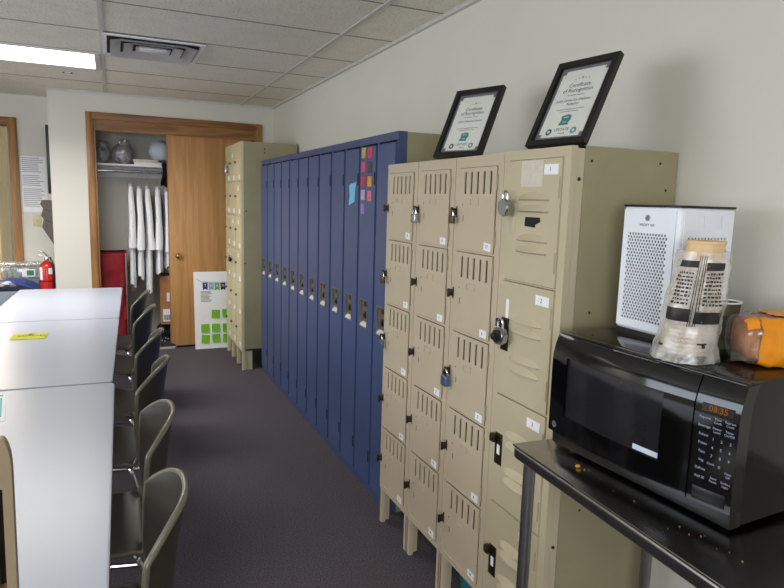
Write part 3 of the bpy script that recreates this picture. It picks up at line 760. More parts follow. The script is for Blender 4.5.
# stack of foam bowls in a printed bag
bx0, by0 = 1.160, .985
bs = thing('bowl_stack', (bx0, by0, MT), 'stack of cream foam bowls in a printed clear bag on the microwave', 'bowls')
lean = Matrix.Shear('XY', 4, (.08, -.05))
b = NB(); nb = 19
for k in range(nb):
    z = .012+.0098*k
    q_ = 1-.012*max(0, k-8); lathe(b, [(.040*q_, z), (.051*q_, z+.003), (.056*q_, z+.007), (.053*q_, z+.008)], (0, 0, 0), 24)
b.transform(lean); link('bowls', b, M_foam, bs)
b = NB(); lathe(b, [(.036, .205), (.038, .222), (.0395, .256), (.041, .257), (.041, .262), (.038, .263)], (0, 0, 0), 24); b.transform(lean); o = link('top_bowl', b, pm('tan_foam', (226, 194, 148), .6), bs); o['label'] = 'tan bowl at the open top of the bag'
def bagf(a, v_, k=1.0):
    th_ = a*2*PI; z = v_*.238
    base = .0605+.006*max(0, 1-v_*4)**1.5-.009*max(0, v_-.5)**1.2*2
    q = Vector((math.cos(th_)*1.6, math.sin(th_)*1.6, v_*5))
    r = base+.007*noise.noise(q)+.003*noise.noise(q*2.7)+.02*max(0, .16-v_)*abs(noise.noise(q*1.9+Vector((4, 1, 2))))*6
    return lean @ Vector((math.cos(th_)*r*k, math.sin(th_)*r*k, z+.002))
b = NB(); grid(b, 48, 30, lambda u, v_: bagf(u, v_), True); link('plastic_bag', b, M_bag, bs, 80)
M_bk = pm('black_bag_print', (34, 32, 30), .4)
def patch(b, a0, a1, v0, v1, n=6, m=3):
    V = [[b.verts.new(bagf(a0+(a1-a0)*i/n, v0+(v1-v0)*j/m, 1.012)) for j in range(m+1)] for i in range(n+1)]
    for i in range(n):
        for j in range(m): b.faces.new((V[i][j], V[i+1][j], V[i+1][j+1], V[i][j+1]))
b = NB(); c_ = .5+math.atan2(by0, bx0)/(2*PI)      # side of the stack that faces the room
patch(b, c_-.155, c_-.012, .37, .49); patch(b, c_+.012, c_+.17, .36, .47)
patch(b, c_-.14, c_-.02, .86, .92, 5, 2); patch(b, c_+.03, c_+.15, .84, .91, 5, 2)
for a in (-.006, .010, .022, -.018): patch(b, c_+a-.0022, c_+a+.0022, .33, .97, 1, 16)
for r_ in range(9):
    v_ = .80-.034*r_
    for s in (-1, 1):
        a = .035
        while a < .135:
            w = random.uniform(.008, .022); patch(b, c_+s*a, c_+s*(a+w), v_, v_+random.choice((.014, .018, .021)), 2, 1); a += w+.006
patch(b, c_+.08, c_+.1, .14, .17, 2, 1); patch(b, c_+.05, c_+.11, .17, .185, 3, 1); patch(b, c_-.16, c_-.12, .13, .15, 3, 1)
link('bag_print', b, M_bk, bs, 80)

# paper cup
cp_ = thing('paper_cup', (1.345, 1.042, MT), 'green and brown paper cup behind the bagged bowls', 'cup')
b = NB(); lathe(b, [(.027, .0), (.0385, .112)], (0, 0, 0), 24, cap=False); lathe(b, [(.026, .004), (.001, .004)], (0, 0, 0), 24, cap=False); bmesh.ops.solidify(b, geom=b.faces[:], thickness=-.001); link('cup_wall', b, pm('cup_print', (120, 118, 92), .5, var=.5, scale=22), cp_)
b = NB(); tube(b, [(.0385*math.cos(2*PI*k/24), .0385*math.sin(2*PI*k/24), .112) for k in range(24)], .0022, 6, True); link('rim', b, M_white, cp_)
b = NB(); lathe(b, [(.0335, .055), (.0362, .082), (.0358, .082), (.0331, .055)], (0, 0, 0), 24, cap=False)
link('sleeve_print', b, pm('dark_green_print', (64, 74, 50), .5), cp_)

# bread loaf in bag
br = thing('bread_loaf', (1.332, .878, MT), 'loaf of bread in a clear bag with orange print', 'bread', rz=-.42)
def loaf(u, v_, k, seed=0, amp=0.0):
    """u around, v along x"""
    a = u*2*PI; c, s = math.cos(a), math.sin(a); e = .55
    y = .060*math.copysign(abs(c)**e, c); z = .053*math.copysign(abs(s)**e, s)
    end = (1-abs(2*v_-1)**5)**.5
    x = (v_-.5)*.21
    q = Vector((c*1.5+seed, s*1.5, v_*6))
    kk = k*(.55+.45*end)*(1+amp*noise.noise(q*1.6)+amp*.5*noise.noise(q*4))
    if v_ <= .001 or v_ >= .999: kk *= .55
    return Vector((x*k, y*kk, max(.001, .0555+z*kk)))
b = NB(); V = grid(b, 40, 26, lambda u, v_: loaf(u, v_, .93, 3, .05), True)
for e in (0, -1): b.faces.new([V[i][e] for i in range(40)])
link('loaf', b, M_crust, br, 70)
b = NB(); V = grid(b, 48, 30, lambda u, v_: loaf(u, v_, 1.03, 0, .10), True)
b.faces.new([V[i][0] for i in range(48)])
link('plastic_bag', b, M_film, br, 80)
def lp(b, u0, u1, v0, v1, n=10, m=8, k=1.075):
    V = [[b.verts.new(loaf(u0+(u1-u0)*i/n, v0+(v1-v0)*j/m, k, 0, .10)) for j in range(m+1)] for i in range(n+1)]
    for i in range(n):
        for j in range(m): b.faces.new((V[i][j], V[i+1][j], V[i+1][j+1], V[i][j+1]))
b = NB(); lp(b, .33, .70, .13, .94, 20, 14); lp(b, .20, .30, .30, .62); lp(b, .30, .44, .03, .12, 5, 4); lp(b, .04, .14, .3, .6); link('bag_print', b, M_orange, br, 80)
b = NB()
for r_ in range(3):
    v_ = .44
    while v_ < .82:
        w = random.uniform(.02, .05); lp(b, .43+.05*r_, .45+.05*r_, v_, v_+w, 1, 1, 1.09); v_ += w+.02
link('bag_lettering', b, pm('brown_print', (246, 226, 176), .4), br)
b = NB()
V = grid(b, 24, 10, lambda u, v_: Vector((.108+.05*v_, -.035+(.030*(1-v_)**.5*math.cos(u*2*PI)*(.25+.75*abs(v_-.35)))*(1+.3*math.sin(5*u*2*PI))-.02*v_, max(.004, .045-.012*v_+.030*math.sin(u*2*PI)*(.25+.75*abs(v_-.35))*(1+.3*math.cos(4*u*2*PI))))), True)
link('bag_tail', b, M_orange, br, 80)

# crumbs on the steel top
def on_tab(px, py): return (px, py, TT)
cr_ = NB(); blob(cr_, (0, 0, .004), (.007, .005, .004), .25, 1.6, 3, 2, .0003)
o = link('crumb', cr_, pm('orange_crumb', (214, 150, 60), .8)); o.location = (1.030, 1.150, TT); tag(o, 'orange cracker crumb on the steel table before the microwave', 'crumb')
b = NB()
for k in range(14):
    x, y = 1.0+random.random()*.05, random.choice((1.13, 1.02, .85, .72, .66))+random.uniform(-.06, .06)
    blob(b, (x, y, TT+.0012), (random.uniform(.0006, .0015),)*3, .2, 2, k, 1, TT+.0002)
o = link('crumbs', b, pm('pale_crumbs', (190, 170, 130), .8)); tag(o, 'tiny pale crumbs scattered on the steel table front', 'crumbs', kind='stuff')

# teal container under the vented locker
tc_ = thing('plastic_tub', (1.285, 1.955, 0), 'teal round tub on the floor under the vented lockers', 'tub')
b = NB(); lathe(b, [(.058, 0), (.07, .015), (.073, .09), (.069, .09), (.066, .02), (.01, .012)], (0, 0, 0), 24); link('tub', b, pm('teal_plastic', (40, 130, 140), .35), tc_)
b = NB(); tube(b, [(.072*math.cos(2*PI*k/24), .072*math.sin(2*PI*k/24), .092) for k in range(24)], .0045, 8, True); link('rim', b, pm('teal_rim', (70, 160, 168), .3), tc_)

# ------------------------------------------------------------------ white tables
def table(cx, cy, ln, rz, label, Wt=.752):
    t = thing('folding_table', (cx, cy, 0), label, 'table', 'white laminate tables pushed end to end', rz)
    b = NB(); box(b, -Wt/2, Wt/2, -ln/2, ln/2, .712, .737, 0)
    ve = [e for e in b.edges if abs(e.verts[0].co.z-e.verts[1].co.z) > .01]
    bmesh.ops.bevel(b, geom=ve, offset=.02, segments=5, affect='EDGES', profile=.5)
    b2 = [e for e in b.edges if e.verts[0].co.z > .73 and e.verts[1].co.z > .73 and len(e.link_faces) == 2 and any(abs(f_.normal.z) < .5 for f_ in e.link_faces)]
    bmesh.ops.bevel(b, geom=b2, offset=.003, segments=2, affect='EDGES')
    link('tabletop', b, M_lam, t)
    b = NB(); k = Wt/2+.0015
    plate(b, -k, k, -ln/2-.0015, ln/2+.0015, [(-k+.012, k-.012, -ln/2+.012, ln/2-.012)], lambda u, v_, w: (u, v_, .713+w), .016)
    ve = [e for e in b.edges if abs(e.verts[0].co.z-e.verts[1].co.z) > .01 and max(abs(e.verts[0].co.x)/k, 0) > .999]
    bmesh.ops.bevel(b, geom=ve, offset=.02, segments=5, affect='EDGES', profile=.5)
    link('edge_band', b, M_edge, t)
    for s in (-1, 1):
        y = s*(ln/2-.22)
        b = NB(); box(b, -.02, .02, y-.02, y+.02, .03, .69, .004); box(b, -.15, .15, y-.024, y+.024, 0, .035, .008); box(b, -.3, .3, y-.02, y+.02, .685, .713, .004); link('leg', b, M_steel, t)
table(-.3325, 5.005, 1.432, -.0285, 'white laminate table at the far end, nearest the closet')
table(-.3736, 3.543, 1.482, -.0285, 'white laminate table in the middle with a yellow strip on it')
table(-.3970, 1.990, 1.590, -.012, 'white laminate table at the near end with a printed sheet')

b = NB(); grid(b, 14, 3, lambda u, v_: Vector(((u-.5)*.165, (v_-.5)*.155+.006*math.sin(u*3), .0012+.004*(u-.5)**2+.003*max(0, .3-v_)*(1-u))))
bmesh.ops.solidify(b, geom=b.faces[:], thickness=.0006)
o = link('paper_strip', b, M_yel); o.location = (-.428, 3.825, .738); o.rotation_euler.z = -.03; tag(o, 'yellow paper strip with writing on the middle white table', 'paper')
b = NB(); text_bm(b, 'RESERVED', .032, Matrix.Translation((.015, .01, .0026)) @ FZ); l = link('lettering', b, M_ink, o)
b = NB(); box(b, -.1075, .1075, -.165, .165, 0, .0012)
o = link('printed_sheet', b, M_white); o.location = (-.482, 2.555, .7375); o.rotation_euler.z = .12; tag(o, 'printed sheet with coloured columns on the near white table', 'paper')
for nm, m, rects in (('header_print', pm('green_print', (60, 110, 90), .5), [(-.1, .1, .14, .16)]), ('column_print', pm('orange_red_print', (226, 128, 100), .5), [(-.09, .03, .115, .13), (.045, .055, -.1, .1)]),
                     ('body_print', pm('grey_text_print', (150, 160, 165), .5), [(-.09+.045*i, -.06+.045*i, -.15+.02*j, -.142+.02*j) for i in range(4) for j in range(13)]), ('stripe_print', pm('teal_stripe', (90, 170, 180), .5), [(.085, .097, -.12, .12)])):
    b = NB()
    for a in rects: box(b, a[0], a[1], a[2], a[3], .0011, .0015)
    link(nm, b, m, o)

# ------------------------------------------------------------------ shell chairs
def ip(x, P):
    for (a, p), (c, q) in zip(P, P[1:]):
        if x <= c:
            t_ = (x-a)/(c-a); t_ = t_*t_*(3-2*t_)*.35+t_*.65
            return p+(q-p)*t_
    return P[-1][1]
PX = [(0, -.225), (.08, -.2), (.2, -.12), (.42, .06), (.52, .13), (.60, .165), (.70, .188), (.85, .205), (1, .225)]
PZ = [(0, .432), (.08, .448), (.2, .452), (.42, .438), (.52, .445), (.60, .475), (.70, .55), (.85, .688), (1, .822)]
PW = [(0, .19), (.2, .21), (.45, .208), (.6, .198), (.8, .203), (1, .205)]
PR = [(0, 0), (.45, .0), (.6, .035), (.75, .068), (1, .088)]
def shell_pt(u, s):
    y = ip(u, PW)*s; x = ip(u, PX)-ip(u, PR)*abs(s)**2.3
    z = ip(u, PZ)+(.012*s*s if u < .5 else 0)
    if u > .75: z -= .075*abs(s)**3.2*((u-.75)/.25)**1.5
    return Vector((x, y, z))
def make_chair(label, grp='shell chairs along the tables'):
    t = thing('shell_chair', (0, 0, 0), label, 'chair', grp)
    b = NB(); grid(b, 30, 21, lambda u, v_: shell_pt(u, 2*v_-1)); bmesh.ops.recalc_face_normals(b, faces=b.faces[:]); bmesh.ops.solidify(b, geom=b.faces[:], thickness=.007)
    link('seat_shell', b, M_shell, t, 60)
    n = 26
    loop = [shell_pt(i/n, -1) for i in range(n)]+[shell_pt(1, -1+2*i/20) for i in range(20)]+[shell_pt(1-i/n, 1) for i in range(n)]+[shell_pt(0, 1-2*i/12) for i in range(12)]
    b = NB(); tube(b, loop, .0085, 8, True); link('rim', b, M_rim, t, 70)
    for s in (-1, 1):
        b = NB(); y = s*.185
        tube(b, fillet([(-.12, s*.12, .425), (-.16, y, .425), (-.19, y, .0095), (.21, y, .0095), (.10, y, .425), (.06, s*.12, .425)], .04), .009, 8); link('sled_leg', b, M_chrome, t)
    for x in (-.13, .07):
        b = NB(); tube(b, [(x, -.13, .425), (x, .13, .425)], .008, 8); link('crossbar', b, M_chrome, t)
    return t
ch = make_chair('')
spots = [(-.082, 1.525, -.05, 'dark olive shell chair nearest the camera on the aisle side'),
         (-.060, 2.110, .0, 'dark olive shell chair second along the aisle from the near end'),
         (-.022, 2.800, -.20, 'dark olive shell chair just past the seam of the near table'),
         (-.004, 3.410, -.20, 'dark olive shell chair beside the middle of the centre table'),
         (.006, 4.200, -.18, 'dark olive shell chair at the joint of the two far tables'),
         (.008, 4.860, -.16, 'dark olive shell chair nearest the closet on the aisle side')]
for i, (x, y, rz, lb) in enumerate(spots):
    o = ch if i == 0 else copy_tree(ch)
    o.location = (x, y, 0); o.rotation_euler.z = rz; o['label'] = lb
o = copy_tree(ch); o.location = (-1.02, 6.08, 0); o.rotation_euler.z = PI-.35; o['label'] = 'dark olive shell chair across the tables, by the blue-lidded bin'

# tall slotted tan chair at the near end of the tables
SY = 1.0
sc = thing('slotted_chair', (-.366, 1.10, 0), 'tall tan plastic chair with slotted back at the near table end', 'chair')
b = NB()
cwid = .45
holes = []
for i in range(9):
    u = -.2155+.0523*i
    for (p, q) in ((.78, .93), (.955, 1.10)): holes.append((u+.002, u+.012, p, q))
def cb(u, v_, w):
    k = (v_-.5)/.65
    return (u, .20-.05*k-.055*(u/.225)**2+w, v_)
plate(b, -cwid/2, cwid/2, .52, 1.17, holes, cb, .02)
ve = [e for e in b.edges if abs(abs(e.verts[0].co.x)-cwid/2) < 1e-4 and abs(abs(e.verts[1].co.x)-cwid/2) < 1e-4 and abs(e.verts[0].co.z-1.17) < 1e-4 and abs(e.verts[1].co.z-1.17) < 1e-4]
bmesh.ops.bevel(b, geom=ve, offset=.05, segments=6, affect='EDGES', profile=.5)
b.transform(Matrix.Rotation(PI, 4, 'Z')); link('backrest', b, M_tanpl, sc)
b = NB(); grid(b, 22, 6, lambda p, q: Vector(cb((p-.5)*(cwid-.012), .74+.39*q, -.002))); bmesh.ops.solidify(b, geom=b.faces[:], thickness=.005)
b.transform(Matrix.Rotation(PI, 4, 'Z')); link('back_panel', b, M_shell, sc)
b = NB(); box(b, -.22, .22, -.23, .12, .455, .485, .012, 3); link('seat', b, M_tanpl, sc)
for x in (-.19, .19):
    b = NB(); tube(b, [(x, -.21, 0), (x, -.2, .47), (x, -.195, .62)], .014, 10); link('leg', b, M_tanpl, sc)
    b = NB(); tube(b, [(x, .10, 0), (x, .09, .47)], .014, 10); link('leg', b, M_tanpl, sc)

# ------------------------------------------------------------------ alcove things
RX = -.487
fe = thing('fire_extinguisher', (RX-.076, 6.60, .455), 'red fire extinguisher hanging at the alcove corner', 'fire extinguisher')
b = NB(); lathe(b, [(.03, .0), (.062, .006), (.064, .02), (.064, .36), (.056, .395), (.03, .42), (.018, .43)], (0, 0, 0), 24); link('cylinder', b, M_extr, fe)
b = NB(); lathe(b, [(.0655, .238), (.0655, .248)], (0, 0, 0), 24); link('band', b, M_dark, fe)
b = NB()
for a0, a1, z0_, z1_ in ((3.55, 4.15, .255, .372), (4.95, 5.7, .31, .365)):
    V = [[b.verts.new((.0648*math.cos(a0+(a1-a0)*i/6), .0648*math.sin(a0+(a1-a0)*i/6), z)) for z in (z0_, z1_)] for i in range(7)]
    for i in range(6): b.faces.new((V[i][0], V[i+1][0], V[i+1][1], V[i][1]))
link('instruction_label', b, M_white, fe)
b = NB(); lathe(b, [(.018, .43), (.02, .455), (.012, .47)], (0, 0, 0), 14); tube(b, [(.01, -.02, .46), (-.03, -.02, .478), (-.062, -.02, .482)], .006, 8); tube(b, [(.01, -.02, .475), (-.02, -.02, .51), (-.058, -.02, .52)], .006, 8); link('valve_handle', b, M_steel, fe)
b = NB(); lathe(b, [(.013, -.035), (.013, -.02)], (0, 0, .457), 14, 'y'); link('gauge', b, M_white, fe)
b = NB(); tube(b, [(.03, -.02, .46), (.05, -.05, .42), (.058, -.055, .30), (.055, -.05, .15)], .009, 8); link('hose', b, M_black, fe)
b = NB(); box(b, .058, .074, -.02, .02, .05, .40); link('bracket', b, M_steel, fe)

wp = thing('wall_file_pocket', (RX, 6.66, 1.03), 'dark brown three-tier file pocket on the alcove corner wall', 'file holder')
M_pkt = pm('dark_brown_plastic', (84, 76, 68), .5)
for poly in ([(-.001, .0), (-.092, .165), (-.078, .236), (-.001, .2)], [(-.001, .202), (-.078, .240), (-.097, .275), (-.078, .334), (-.001, .30)], [(-.001, .302), (-.080, .338), (-.100, .375), (-.086, .41), (-.001, .41)]):
    b = NB(); prism(b, poly, lambda p, q, w: (p, -.13+w, q), .27); link('pocket', b, M_pkt, wp)
tv = thing('wall_board', (RX, 6.80, 1.50), 'black flat panel on the alcove corner wall above the file pocket', 'panel')
b = NB(); box(b, -.03, 0, -.27, .27, 0, .61, .006); link('casing', b, M_black, tv)
b = NB(); box(b, -.0315, -.0295, -.25, .25, .02, .59); link('screen', b, M_gloss, tv)
ns = thing('notice_sheet', (-.68, YB, 1.585), 'printed list sheet on the alcove wall above the light switch', 'paper')
b = NB(); box(b, -.108, .108, -.003, -.001, -.27, .27); sh = link('sheet', b, M_white, ns)
b = NB()
for k in range(26):
    z = .25-.0185*k
    if k in (8, 15): continue
    box(b, -.095, -.095+random.uniform(.12, .185), -.0036, -.003, z-.003, z+.003)
link('printed_lines', b, pm('pale_grey_print', (150, 150, 156), .6), sh)
ls = thing('light_switch', (-.672, YB, 1.232), 'ivory light switch under the printed list sheet', 'light switch')
b = NB(); box(b, -.037, .037, -.006, 0, -.058, .058, .003); link('plate', b, pm('ivory_plastic', (214, 204, 168), .4), ls)
b = NB(); box(b, -.006, .006, -.016, -.005, -.008, .012, .002); link('toggle', b, pm('ivory_toggle', (200, 190, 152), .4), ls)

rb = thing('recycling_bin', (-.865, 6.70, 0), 'grey bin with a blue domed lid beside the extinguisher', 'bin')
b = NB()
V = []
for z, k in ((0, .85), (.03, .88), (.6, 1), (.615, 1.0)):
    V.append([b.verts.new((sx*.215*k, sy*.17*k, z)) for sx, sy in ((-1, -1), (1, -1), (1, 1), (-1, 1))])
for p, q in zip(V, V[1:]):
    for k in range(4): b.faces.new((p[k], p[(k+1) % 4], q[(k+1) % 4], q[k]))
b.faces.new(V[0][::-1]); link('bin_body', b, M_greypl, rb)
b = NB()
grid(b, 15, 9, lambda u, v_: Vector(((u-.5)*.46, (v_-.5)*.37, .612+.095*(1-(2*u-1)**2)**.8*(1-.3*(2*v_-1)**4)))); bmesh.ops.solidify(b, geom=b.faces[:], thickness=.012)
link('lid', b, M_bluepl, rb, 60)
tb = thing('storage_tub', (-.81, 6.985, .0), 'clear plastic tub of supplies on a stand behind the blue-lidded bin', 'tub')
b = NB(); box(b, -.165, .165, -.1, .1, .68, .80, .012); link('tub_body', b, M_tub, tb)
b = NB(); box(b, -.178, .178, -.112, .112, .80, .835, .01); link('lid', b, M_tub, tb)
b = NB(); box(b, .01, .12, -.1025, -.1005, .705, .775); o = link('paper_label', b, M_white, tb)
b = NB(); box(b, .05, .11, -.104, -.1024, .715, .765); link('label_print', b, pm('green_label_print', (60, 130, 90), .5), o)
b = NB(); box(b, -.15, .15, -.09, .09, .66, .68, .004)
for sx in (-1, 1):
    for sy in (-1, 1): box(b, sx*.13-.012, sx*.13+.012, sy*.075-.012, sy*.075+.012, 0, .662)
link('stand', b, M_greypl, tb)
b = NB(); 
for k in range(7): box(b, -.15+.04*k, -.12+.04*k, -.07, .07, .69, .75+.03*random.random(), .004)
link('supplies', b, pm('mixed_supplies', (150, 128, 104), .7, var=.5, scale=20), tb)

# ------------------------------------------------------------------ closet
CY = 6.83
sh = thing('closet_shelf', (.56, 6.87, 1.785), 'white closet shelf with a chrome rod under it', 'shelf')
b = NB(); box(b, -.94, .94, -.17, .245, 0, .019, .002); link('shelf_board', b, M_white, sh)
b = NB(); tube(b, [(-.94, -.03, -.045), (.94, -.03, -.045)], .0145, 14); link('rod', b, M_chrome, sh)
for x in (-.935, .935):
    b = NB(); box(b, x-.006, x+.006, -.06, .0, -.09, 0); link('bracket', b, M_chrome, sh)
b = NB(); box(b, -.94, .94, .225, .245, -.1, 0); link('cleat', b, M_white, sh)
def coat(x, yaw, ztop, zbot, label, cover, sd, wd=.21, sw=0):
    RZ = 1.74
    t = thing('lab_coat', (x, CY+.008, RZ), label, 'coat', 'white coats on the closet rod', yaw)
    # hanger local: plane = local y-z (edge-on to the room)
    b = NB(); tube(b, [(0, .0, .017)]+[(0, -.017*math.sin(a), .017*math.cos(a)) for a in (-.3, -.8, -1.4, -2.0, -2.6)][::1]+[(0, .004, -.03), (0, 0, -.07)], .002, 6)
    tube(b, [(0, 0, -.07), (0, -.17, -.115)], .005, 6); tube(b, [(0, 0, -.07), (0, .17, -.115)], .005, 6); link('hanger', b, M_film, t)
    zt = ztop-RZ; zb = zbot-RZ
    def f(u, v_):
        a = u*2*PI; zz = zt+(zb-zt)*v_
        sp = min(1, .32+2.6*v_) if v_ < .26 else 1
        hy = wd*(.86+.14*v_)*sp; hx = (.026+.010*v_)*(.6+.4*min(1, v_*6))
        q = Vector((math.cos(a)*2+sd, math.sin(a)*3, v_*1.2))
        fold = 1+.28*noise.noise(q*1.5)*v_**.5
        return Vector((hx*math.cos(a)*fold+.005*math.sin(7*a+sd)*v_, hy*math.sin(a)*(.96+.04*fold), zz+.02*math.sin(3*a+sd)*v_*v_))
    b = NB(); V = grid(b, 40, 26, f, True); b.faces.new([V[i][0] for i in range(40)]); link('coat_body', b, M_coat, t, 75)
    for s in (-1, 1):
        b = NB(); pts = [(0, s*wd*.66, zt-.035), (.002*s, s*wd*.90, zt-.13), (.004+sw*.2, s*wd*1.0, zt-.30), (.003+sw*.55, s*wd*1.0, zt-.48), (sw, s*wd*.96, zt-.62)]
        tube(b, [Vector(p) for p in pts], [.020, .027, .028, .031, .037], 12)
        for vv in b.verts: vv.co.x *= 1.0+.25*noise.noise(Vector((vv.co.y*8, vv.co.z*9, sd)))
        link('sleeve', b, M_coat, t, 75)
    if cover:
        b = NB(); z2 = cover-RZ
        def g_(u, v_):
            a = u*2*PI; zz = zt+.03+(z2-zt-.03)*v_; q = Vector((math.cos(a)*2.2+sd*2, math.sin(a)*2.2, v_*5))
            sp = min(1, .3+2.6*v_) if v_ < .27 else 1
            k = 1+.22*noise.noise(q*1.3)+.12*noise.noise(q*3.1)
            return Vector(((.030+.004*v_)*math.cos(a)*k, (wd+.02)*sp*math.sin(a)*k, zz))
        b = NB(); grid(b, 40, 40, g_, True); link('plastic_cover', b, M_film, t, 80)
coat(.180, .0, 1.62, .62, 'white coat in clear film, leftmost on the closet rod', .57, 1.3)
coat(.256, .0, 1.60, .70, 'white coat hanging second along the closet rod', None, 2.1)
coat(.334, .0, 1.60, .56, 'white coat whose clear film hangs lowest, middle of the rod', .44, 3.7, .21, .028)
coat(.432, -.04, 1.60, .74, 'white coat hanging below the black strap', None, 5.2)
coat(.515, .0, 1.58, .80, 'white coat half hidden by the sliding oak door', .77, 6.4)
# on the shelf
ZS = 1.804
for (c, s, sd, lb, m) in (((-.075, 6.82, ZS+.085), (.078, .09, .088), 2, 'dark grey plastic bag at the left end of the closet shelf', pm('dark_bag_fill', (104, 104, 110), .6, var=.4, scale=10)),
                          ((.115, 6.83, ZS+.100), (.094, .10, .104), 5, 'crumpled grey plastic bag beside the flat boxes on the shelf', pm('grey_bag_fill', (164, 164, 170), .6, var=.3, scale=10))):
    t = thing('plastic_bag', (c[0], c[1], ZS), lb, 'bag')
    b = NB(); blob(b, (0, 0, c[2]-ZS), tuple(v*.85 for v in s), .18, 1.9, sd, 4, .001); link('contents', b, m, t, 60)
    b = NB(); blob(b, (0, 0, c[2]-ZS), s, .17, 2.0, sd+1, 4, .0005)
    blob(b, (s[0]*.2, 0, c[2]-ZS+s[2]*.95), (.05, .04, .05), .4, 3, sd+2, 3); link('film', b, M_gbag, t, 60)
for k, (lb, m) in enumerate((('cream flat box, lower of the two on the closet shelf', M_white), ('cream flat box, upper of the two on the closet shelf', pm('cream_card', (226, 218, 196), .6)))):
    b = NB(); box(b, -.125+.0*k, .125-.02*k, -.15, .15, 0, .026, .003); o = link('flat_box', b, m); o.location = (.345-.01*k, 6.86, ZS+.0265*k); tag(o, lb, 'box', 'flat boxes on the closet shelf')
b = NB(); 
blob(b, (0, 0, .0), (.115, .13, .115), .04, 1.5, 9, 4, -.09); o = link('cap', b, pm('pale_blue_cap', (206, 218, 226), .7, var=.04), None, 60); o.location = (.475, 6.86, ZS+.053+.09); tag(o, 'pale blue rounded cap on the flat boxes by the sliding door', 'hat')
st = thing('black_strap_bag', (.505, 6.66, 1.80), 'black strap bag draped over the shelf edge by the sliding door', 'bag')
b = NB(); grid(b, 9, 14, lambda u, v_: Vector(((u-.5)*.085+.012*math.sin(v_*5), .022-.03*min(1, v_*3)+.012*math.sin(u*9+v_*4), .012-.225*max(0, v_-.05)+.012*math.sin(u*6)*v_))); bmesh.ops.solidify(b, geom=b.faces[:], thickness=.012); link('fabric', b, M_dark, st, 60)
b = NB(); tube(b, [(-.03, .02, .012), (-.02, .06, .03), (.02, .09, .012)], .008, 8); link('strap', b, M_black, st)

# red hamper
hp = thing('laundry_hamper', (-.025, 6.80, 0), 'red nylon laundry hamper at the left of the closet', 'hamper')
b = NB()
def hm(u, v_):
    a = u*2*PI; c, s = math.cos(a), math.sin(a); e = .35
    q = Vector((c*2, s*2, v_*4)); wq = 1-v_**5; k = 1+(.10*noise.noise(q*1.3)-.08*math.sin(v_*PI)+.20*abs(noise.noise(q*2.6+Vector((0, 0, v_*2))))-.09)*wq
    return Vector((.150*math.copysign(abs(c)**e, c)*k, .162*math.copysign(abs(s)**e, s)*k, .05+.905*v_-.012*(1-abs(c)**2)*v_**6))
V = grid(b, 48, 24, hm, True); b.faces.new([V[i][0] for i in range(48)]); link('bag', b, M_red, hp, 60)
b = NB(); tube(b, [(sx*.14, sy*.15, .945) for sx, sy in ((-1, -1), (1, -1), (1, 1), (-1, 1))], .010, 8, True); link('top_rail', b, M_red, hp)
for sx in (-1, 1):
    for sy in (-1, 1):
        b = NB(); tube(b, [(sx*.14, sy*.155, 0), (sx*.14, sy*.155, .945)], .0085, 8); link('leg', b, M_steel, hp)

# boxes and shoes on the closet floor
db = thing('duffel_bag', (.60, 6.93, 0), 'black duffel bag under the cardboard box in the closet', 'bag')
b = NB(); blob(b, (0, 0, .105), (.20, .15, .125), .10, 1.6, 4, 4, .001)
for vv in b.verts: vv.co.z = min(vv.co.z, .20)
link('bag_body', b, pm('black_fabric', (30, 29, 31), .8, var=.2), db, 60)
b = NB(); tube(b, [(-.14, -.12, .19), (-.12, -.16, .12), (-.02, -.175, .07), (.08, -.165, .12), (.1, -.12, .19)], .009, 8); link('strap', b, M_black, db)
cb_ = thing('cardboard_box', (.58, 6.85, .20), 'brown cardboard box standing on the black bag in the closet', 'box', rz=-.12)
b = NB(); box(b, -.14, .16, -.12, .15, 0, .50, .003); link('carton', b, M_card, cb_)
b = NB(); box(b, -.115, -.02, -.1215, -.120, .03, .16); o = link('shipping_label', b, M_white, cb_)
b = NB()
for k in range(9): box(b, -.105+.009*k, -.101+.009*k+.002*(k % 2), -.1222, -.1214, .045, .10)
link('barcode', b, M_ink, o)
b = NB(); box(b, -.075, -.02, -.1215, -.120, .24, .33); link('shipping_label', b, M_white, cb_)
b = NB(); box(b, -.06, .16, -.1215, -.1205, .468, .498); link('packing_tape', b, pm('tan_tape', (190, 150, 104), .3), cb_)
b = NB(); blob(b, (0, 0, .15), (.058, .065, .150), .2, 2.2, 12, 4, .001); o = link('plastic_wrap', b, M_gbag, None, 60); o.location = (.275, 6.70, 0); tag(o, 'bundle of clear plastic wrap on the floor below the coats', 'plastic')
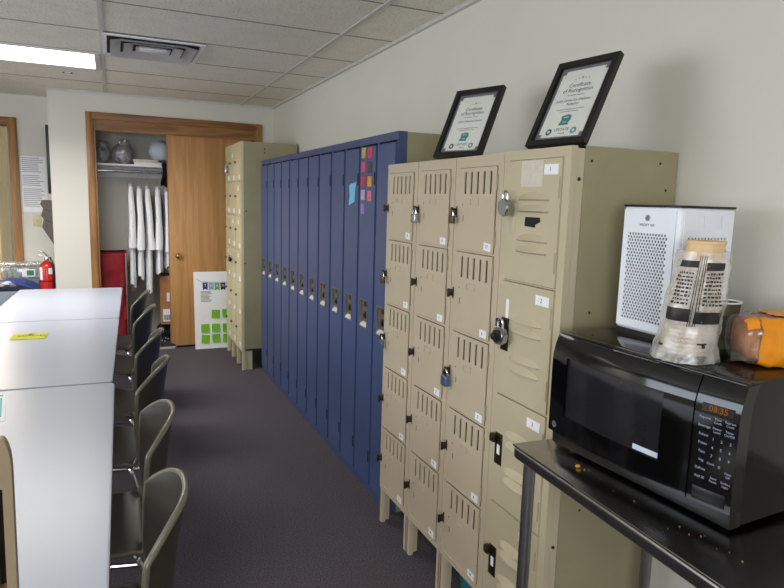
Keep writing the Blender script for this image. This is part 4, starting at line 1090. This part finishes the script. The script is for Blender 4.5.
def shoe(loc, rz, lb):
    t = thing('shoe', (loc[0], loc[1], 0), lb, 'shoe', 'shoes on the closet floor', rz)
    b = NB(); V = []
    for k in range(13):
        u = k/12; w = .036+.014*math.sin(u*PI)*(1 if u < .5 else .8)+.006*u; V.append((u*.27-.135, w))
    poly = [(x, w*min(1, math.sin(min(1, (i+.35)/1.6)*PI/2))*min(1, math.sin(min(1, (12-i+.35)/1.6)*PI/2))) for i, (x, w) in enumerate(V)]
    prism(b, poly+[(x, -w) for x, w in poly[::-1]], lambda p, q, w: (p, q, w), .022); link('sole', b, pm('grey_sole', (190, 190, 186), .6), t)
    b = NB()
    def f(u, v_):
        i = u*12; k = min(11, int(i)); fr = i-k; x = poly[k][0]*(1-fr)+poly[k+1][0]*fr; w = poly[k][1]*(1-fr)+poly[k+1][1]*fr
        h = .03+.055*(1-u)**1.2 if u > .35 else .085-.01*math.sin(u/.35*PI)
        a = v_*PI
        return Vector((x, w*.95*math.cos(a), .02+h*math.sin(a)**.7))
    grid(b, 18, 12, f); bmesh.ops.solidify(b, geom=b.faces[:], thickness=-.004); link('upper', b, pm('grey_black_upper', (66, 64, 66), .7, var=.4, scale=14), t, 60)
    b = NB()
    for k in range(4): tube(b, [(-.01+.025*k, -.022, .078-.009*k), (-.004+.025*k, .022, .078-.009*k)], .003, 6)
    link('laces', b, M_white, t)
shoe((.47, 6.655), .15, 'grey and black shoe on the closet floor by the sliding door')
shoe((.43, 6.535), .05, 'second dark shoe, in front of the first on the closet floor')

# poster board leaning on the closet door
pb = thing('poster_board', (.99, 6.385, 0), 'white poster board with green sticky notes leaning on the closet door', 'poster')
T = Matrix.Rotation(-.10, 4, 'X')
b = NB(); box(b, -.265, .265, 0, .008, 0, .775, mat=T); link('board', b, M_white, pb)
by = lambda u, v_, w: T @ Vector((u, -.0006-w, v_))
for k, (c, ltr) in enumerate((((44, 52, 120), 'T'), ((112, 176, 214), 'H'), ((104, 168, 84), 'A'), ((24, 34, 84), 'N'), ((54, 120, 184), 'K'), ((44, 52, 120), 'S'))):
    u = -.155+.058*k; z = .665-.006*math.sin(k*.7)
    b = NB(); prism(b, [(u-.025, z), (u+.025, z), (u+.023, z-.075), (u, z-.062), (u-.023, z-.075)], by, .0012); o = link('banner_flag', b, pm('banner_print', c, .6), pb)
    b = NB(); text_bm(b, ltr, .036, T @ at((u, -.0022, z-.028), FY)); link('banner_letter', b, M_white, o)
b = NB(); tube(b, [T @ Vector((-.235, -.002, .70)), T @ Vector((-.19, -.002, .672)), T @ Vector((0, -.002, .665)), T @ Vector((.2, -.002, .67)), T @ Vector((.25, -.002, .70))], .002, 6); link('banner_string', b, M_mark, pb)
b = NB()
for k in range(9): box(b, -.2, -.2+random.uniform(.07, .12), -.0012, -.0004, .575-.0125*k, .580-.0125*k, mat=T)
link('printed_text', b, M_mark, pb)
for r_, c_ in ((0, 1), (0, 2), (1, 0), (1, 1), (1, 2), (1, 3), (2, 0), (2, 1), (2, 2), (2, 3)):
    u = -.165+.105*c_; z = (.345, .205, .095)[r_]+random.uniform(-.006, .006)
    b = NB(); R = T @ Matrix.Translation((u, -.0012, z)) @ Matrix.Rotation(random.uniform(-.12, .12), 4, 'Y')
    grid(b, 5, 6, lambda p, q: R @ Vector(((p-.5)*.082, -.010*(1-q)**2, (q-.5)*.085))); bmesh.ops.solidify(b, geom=b.faces[:], thickness=.0008); link('sticky_note', b, M_green, pb)
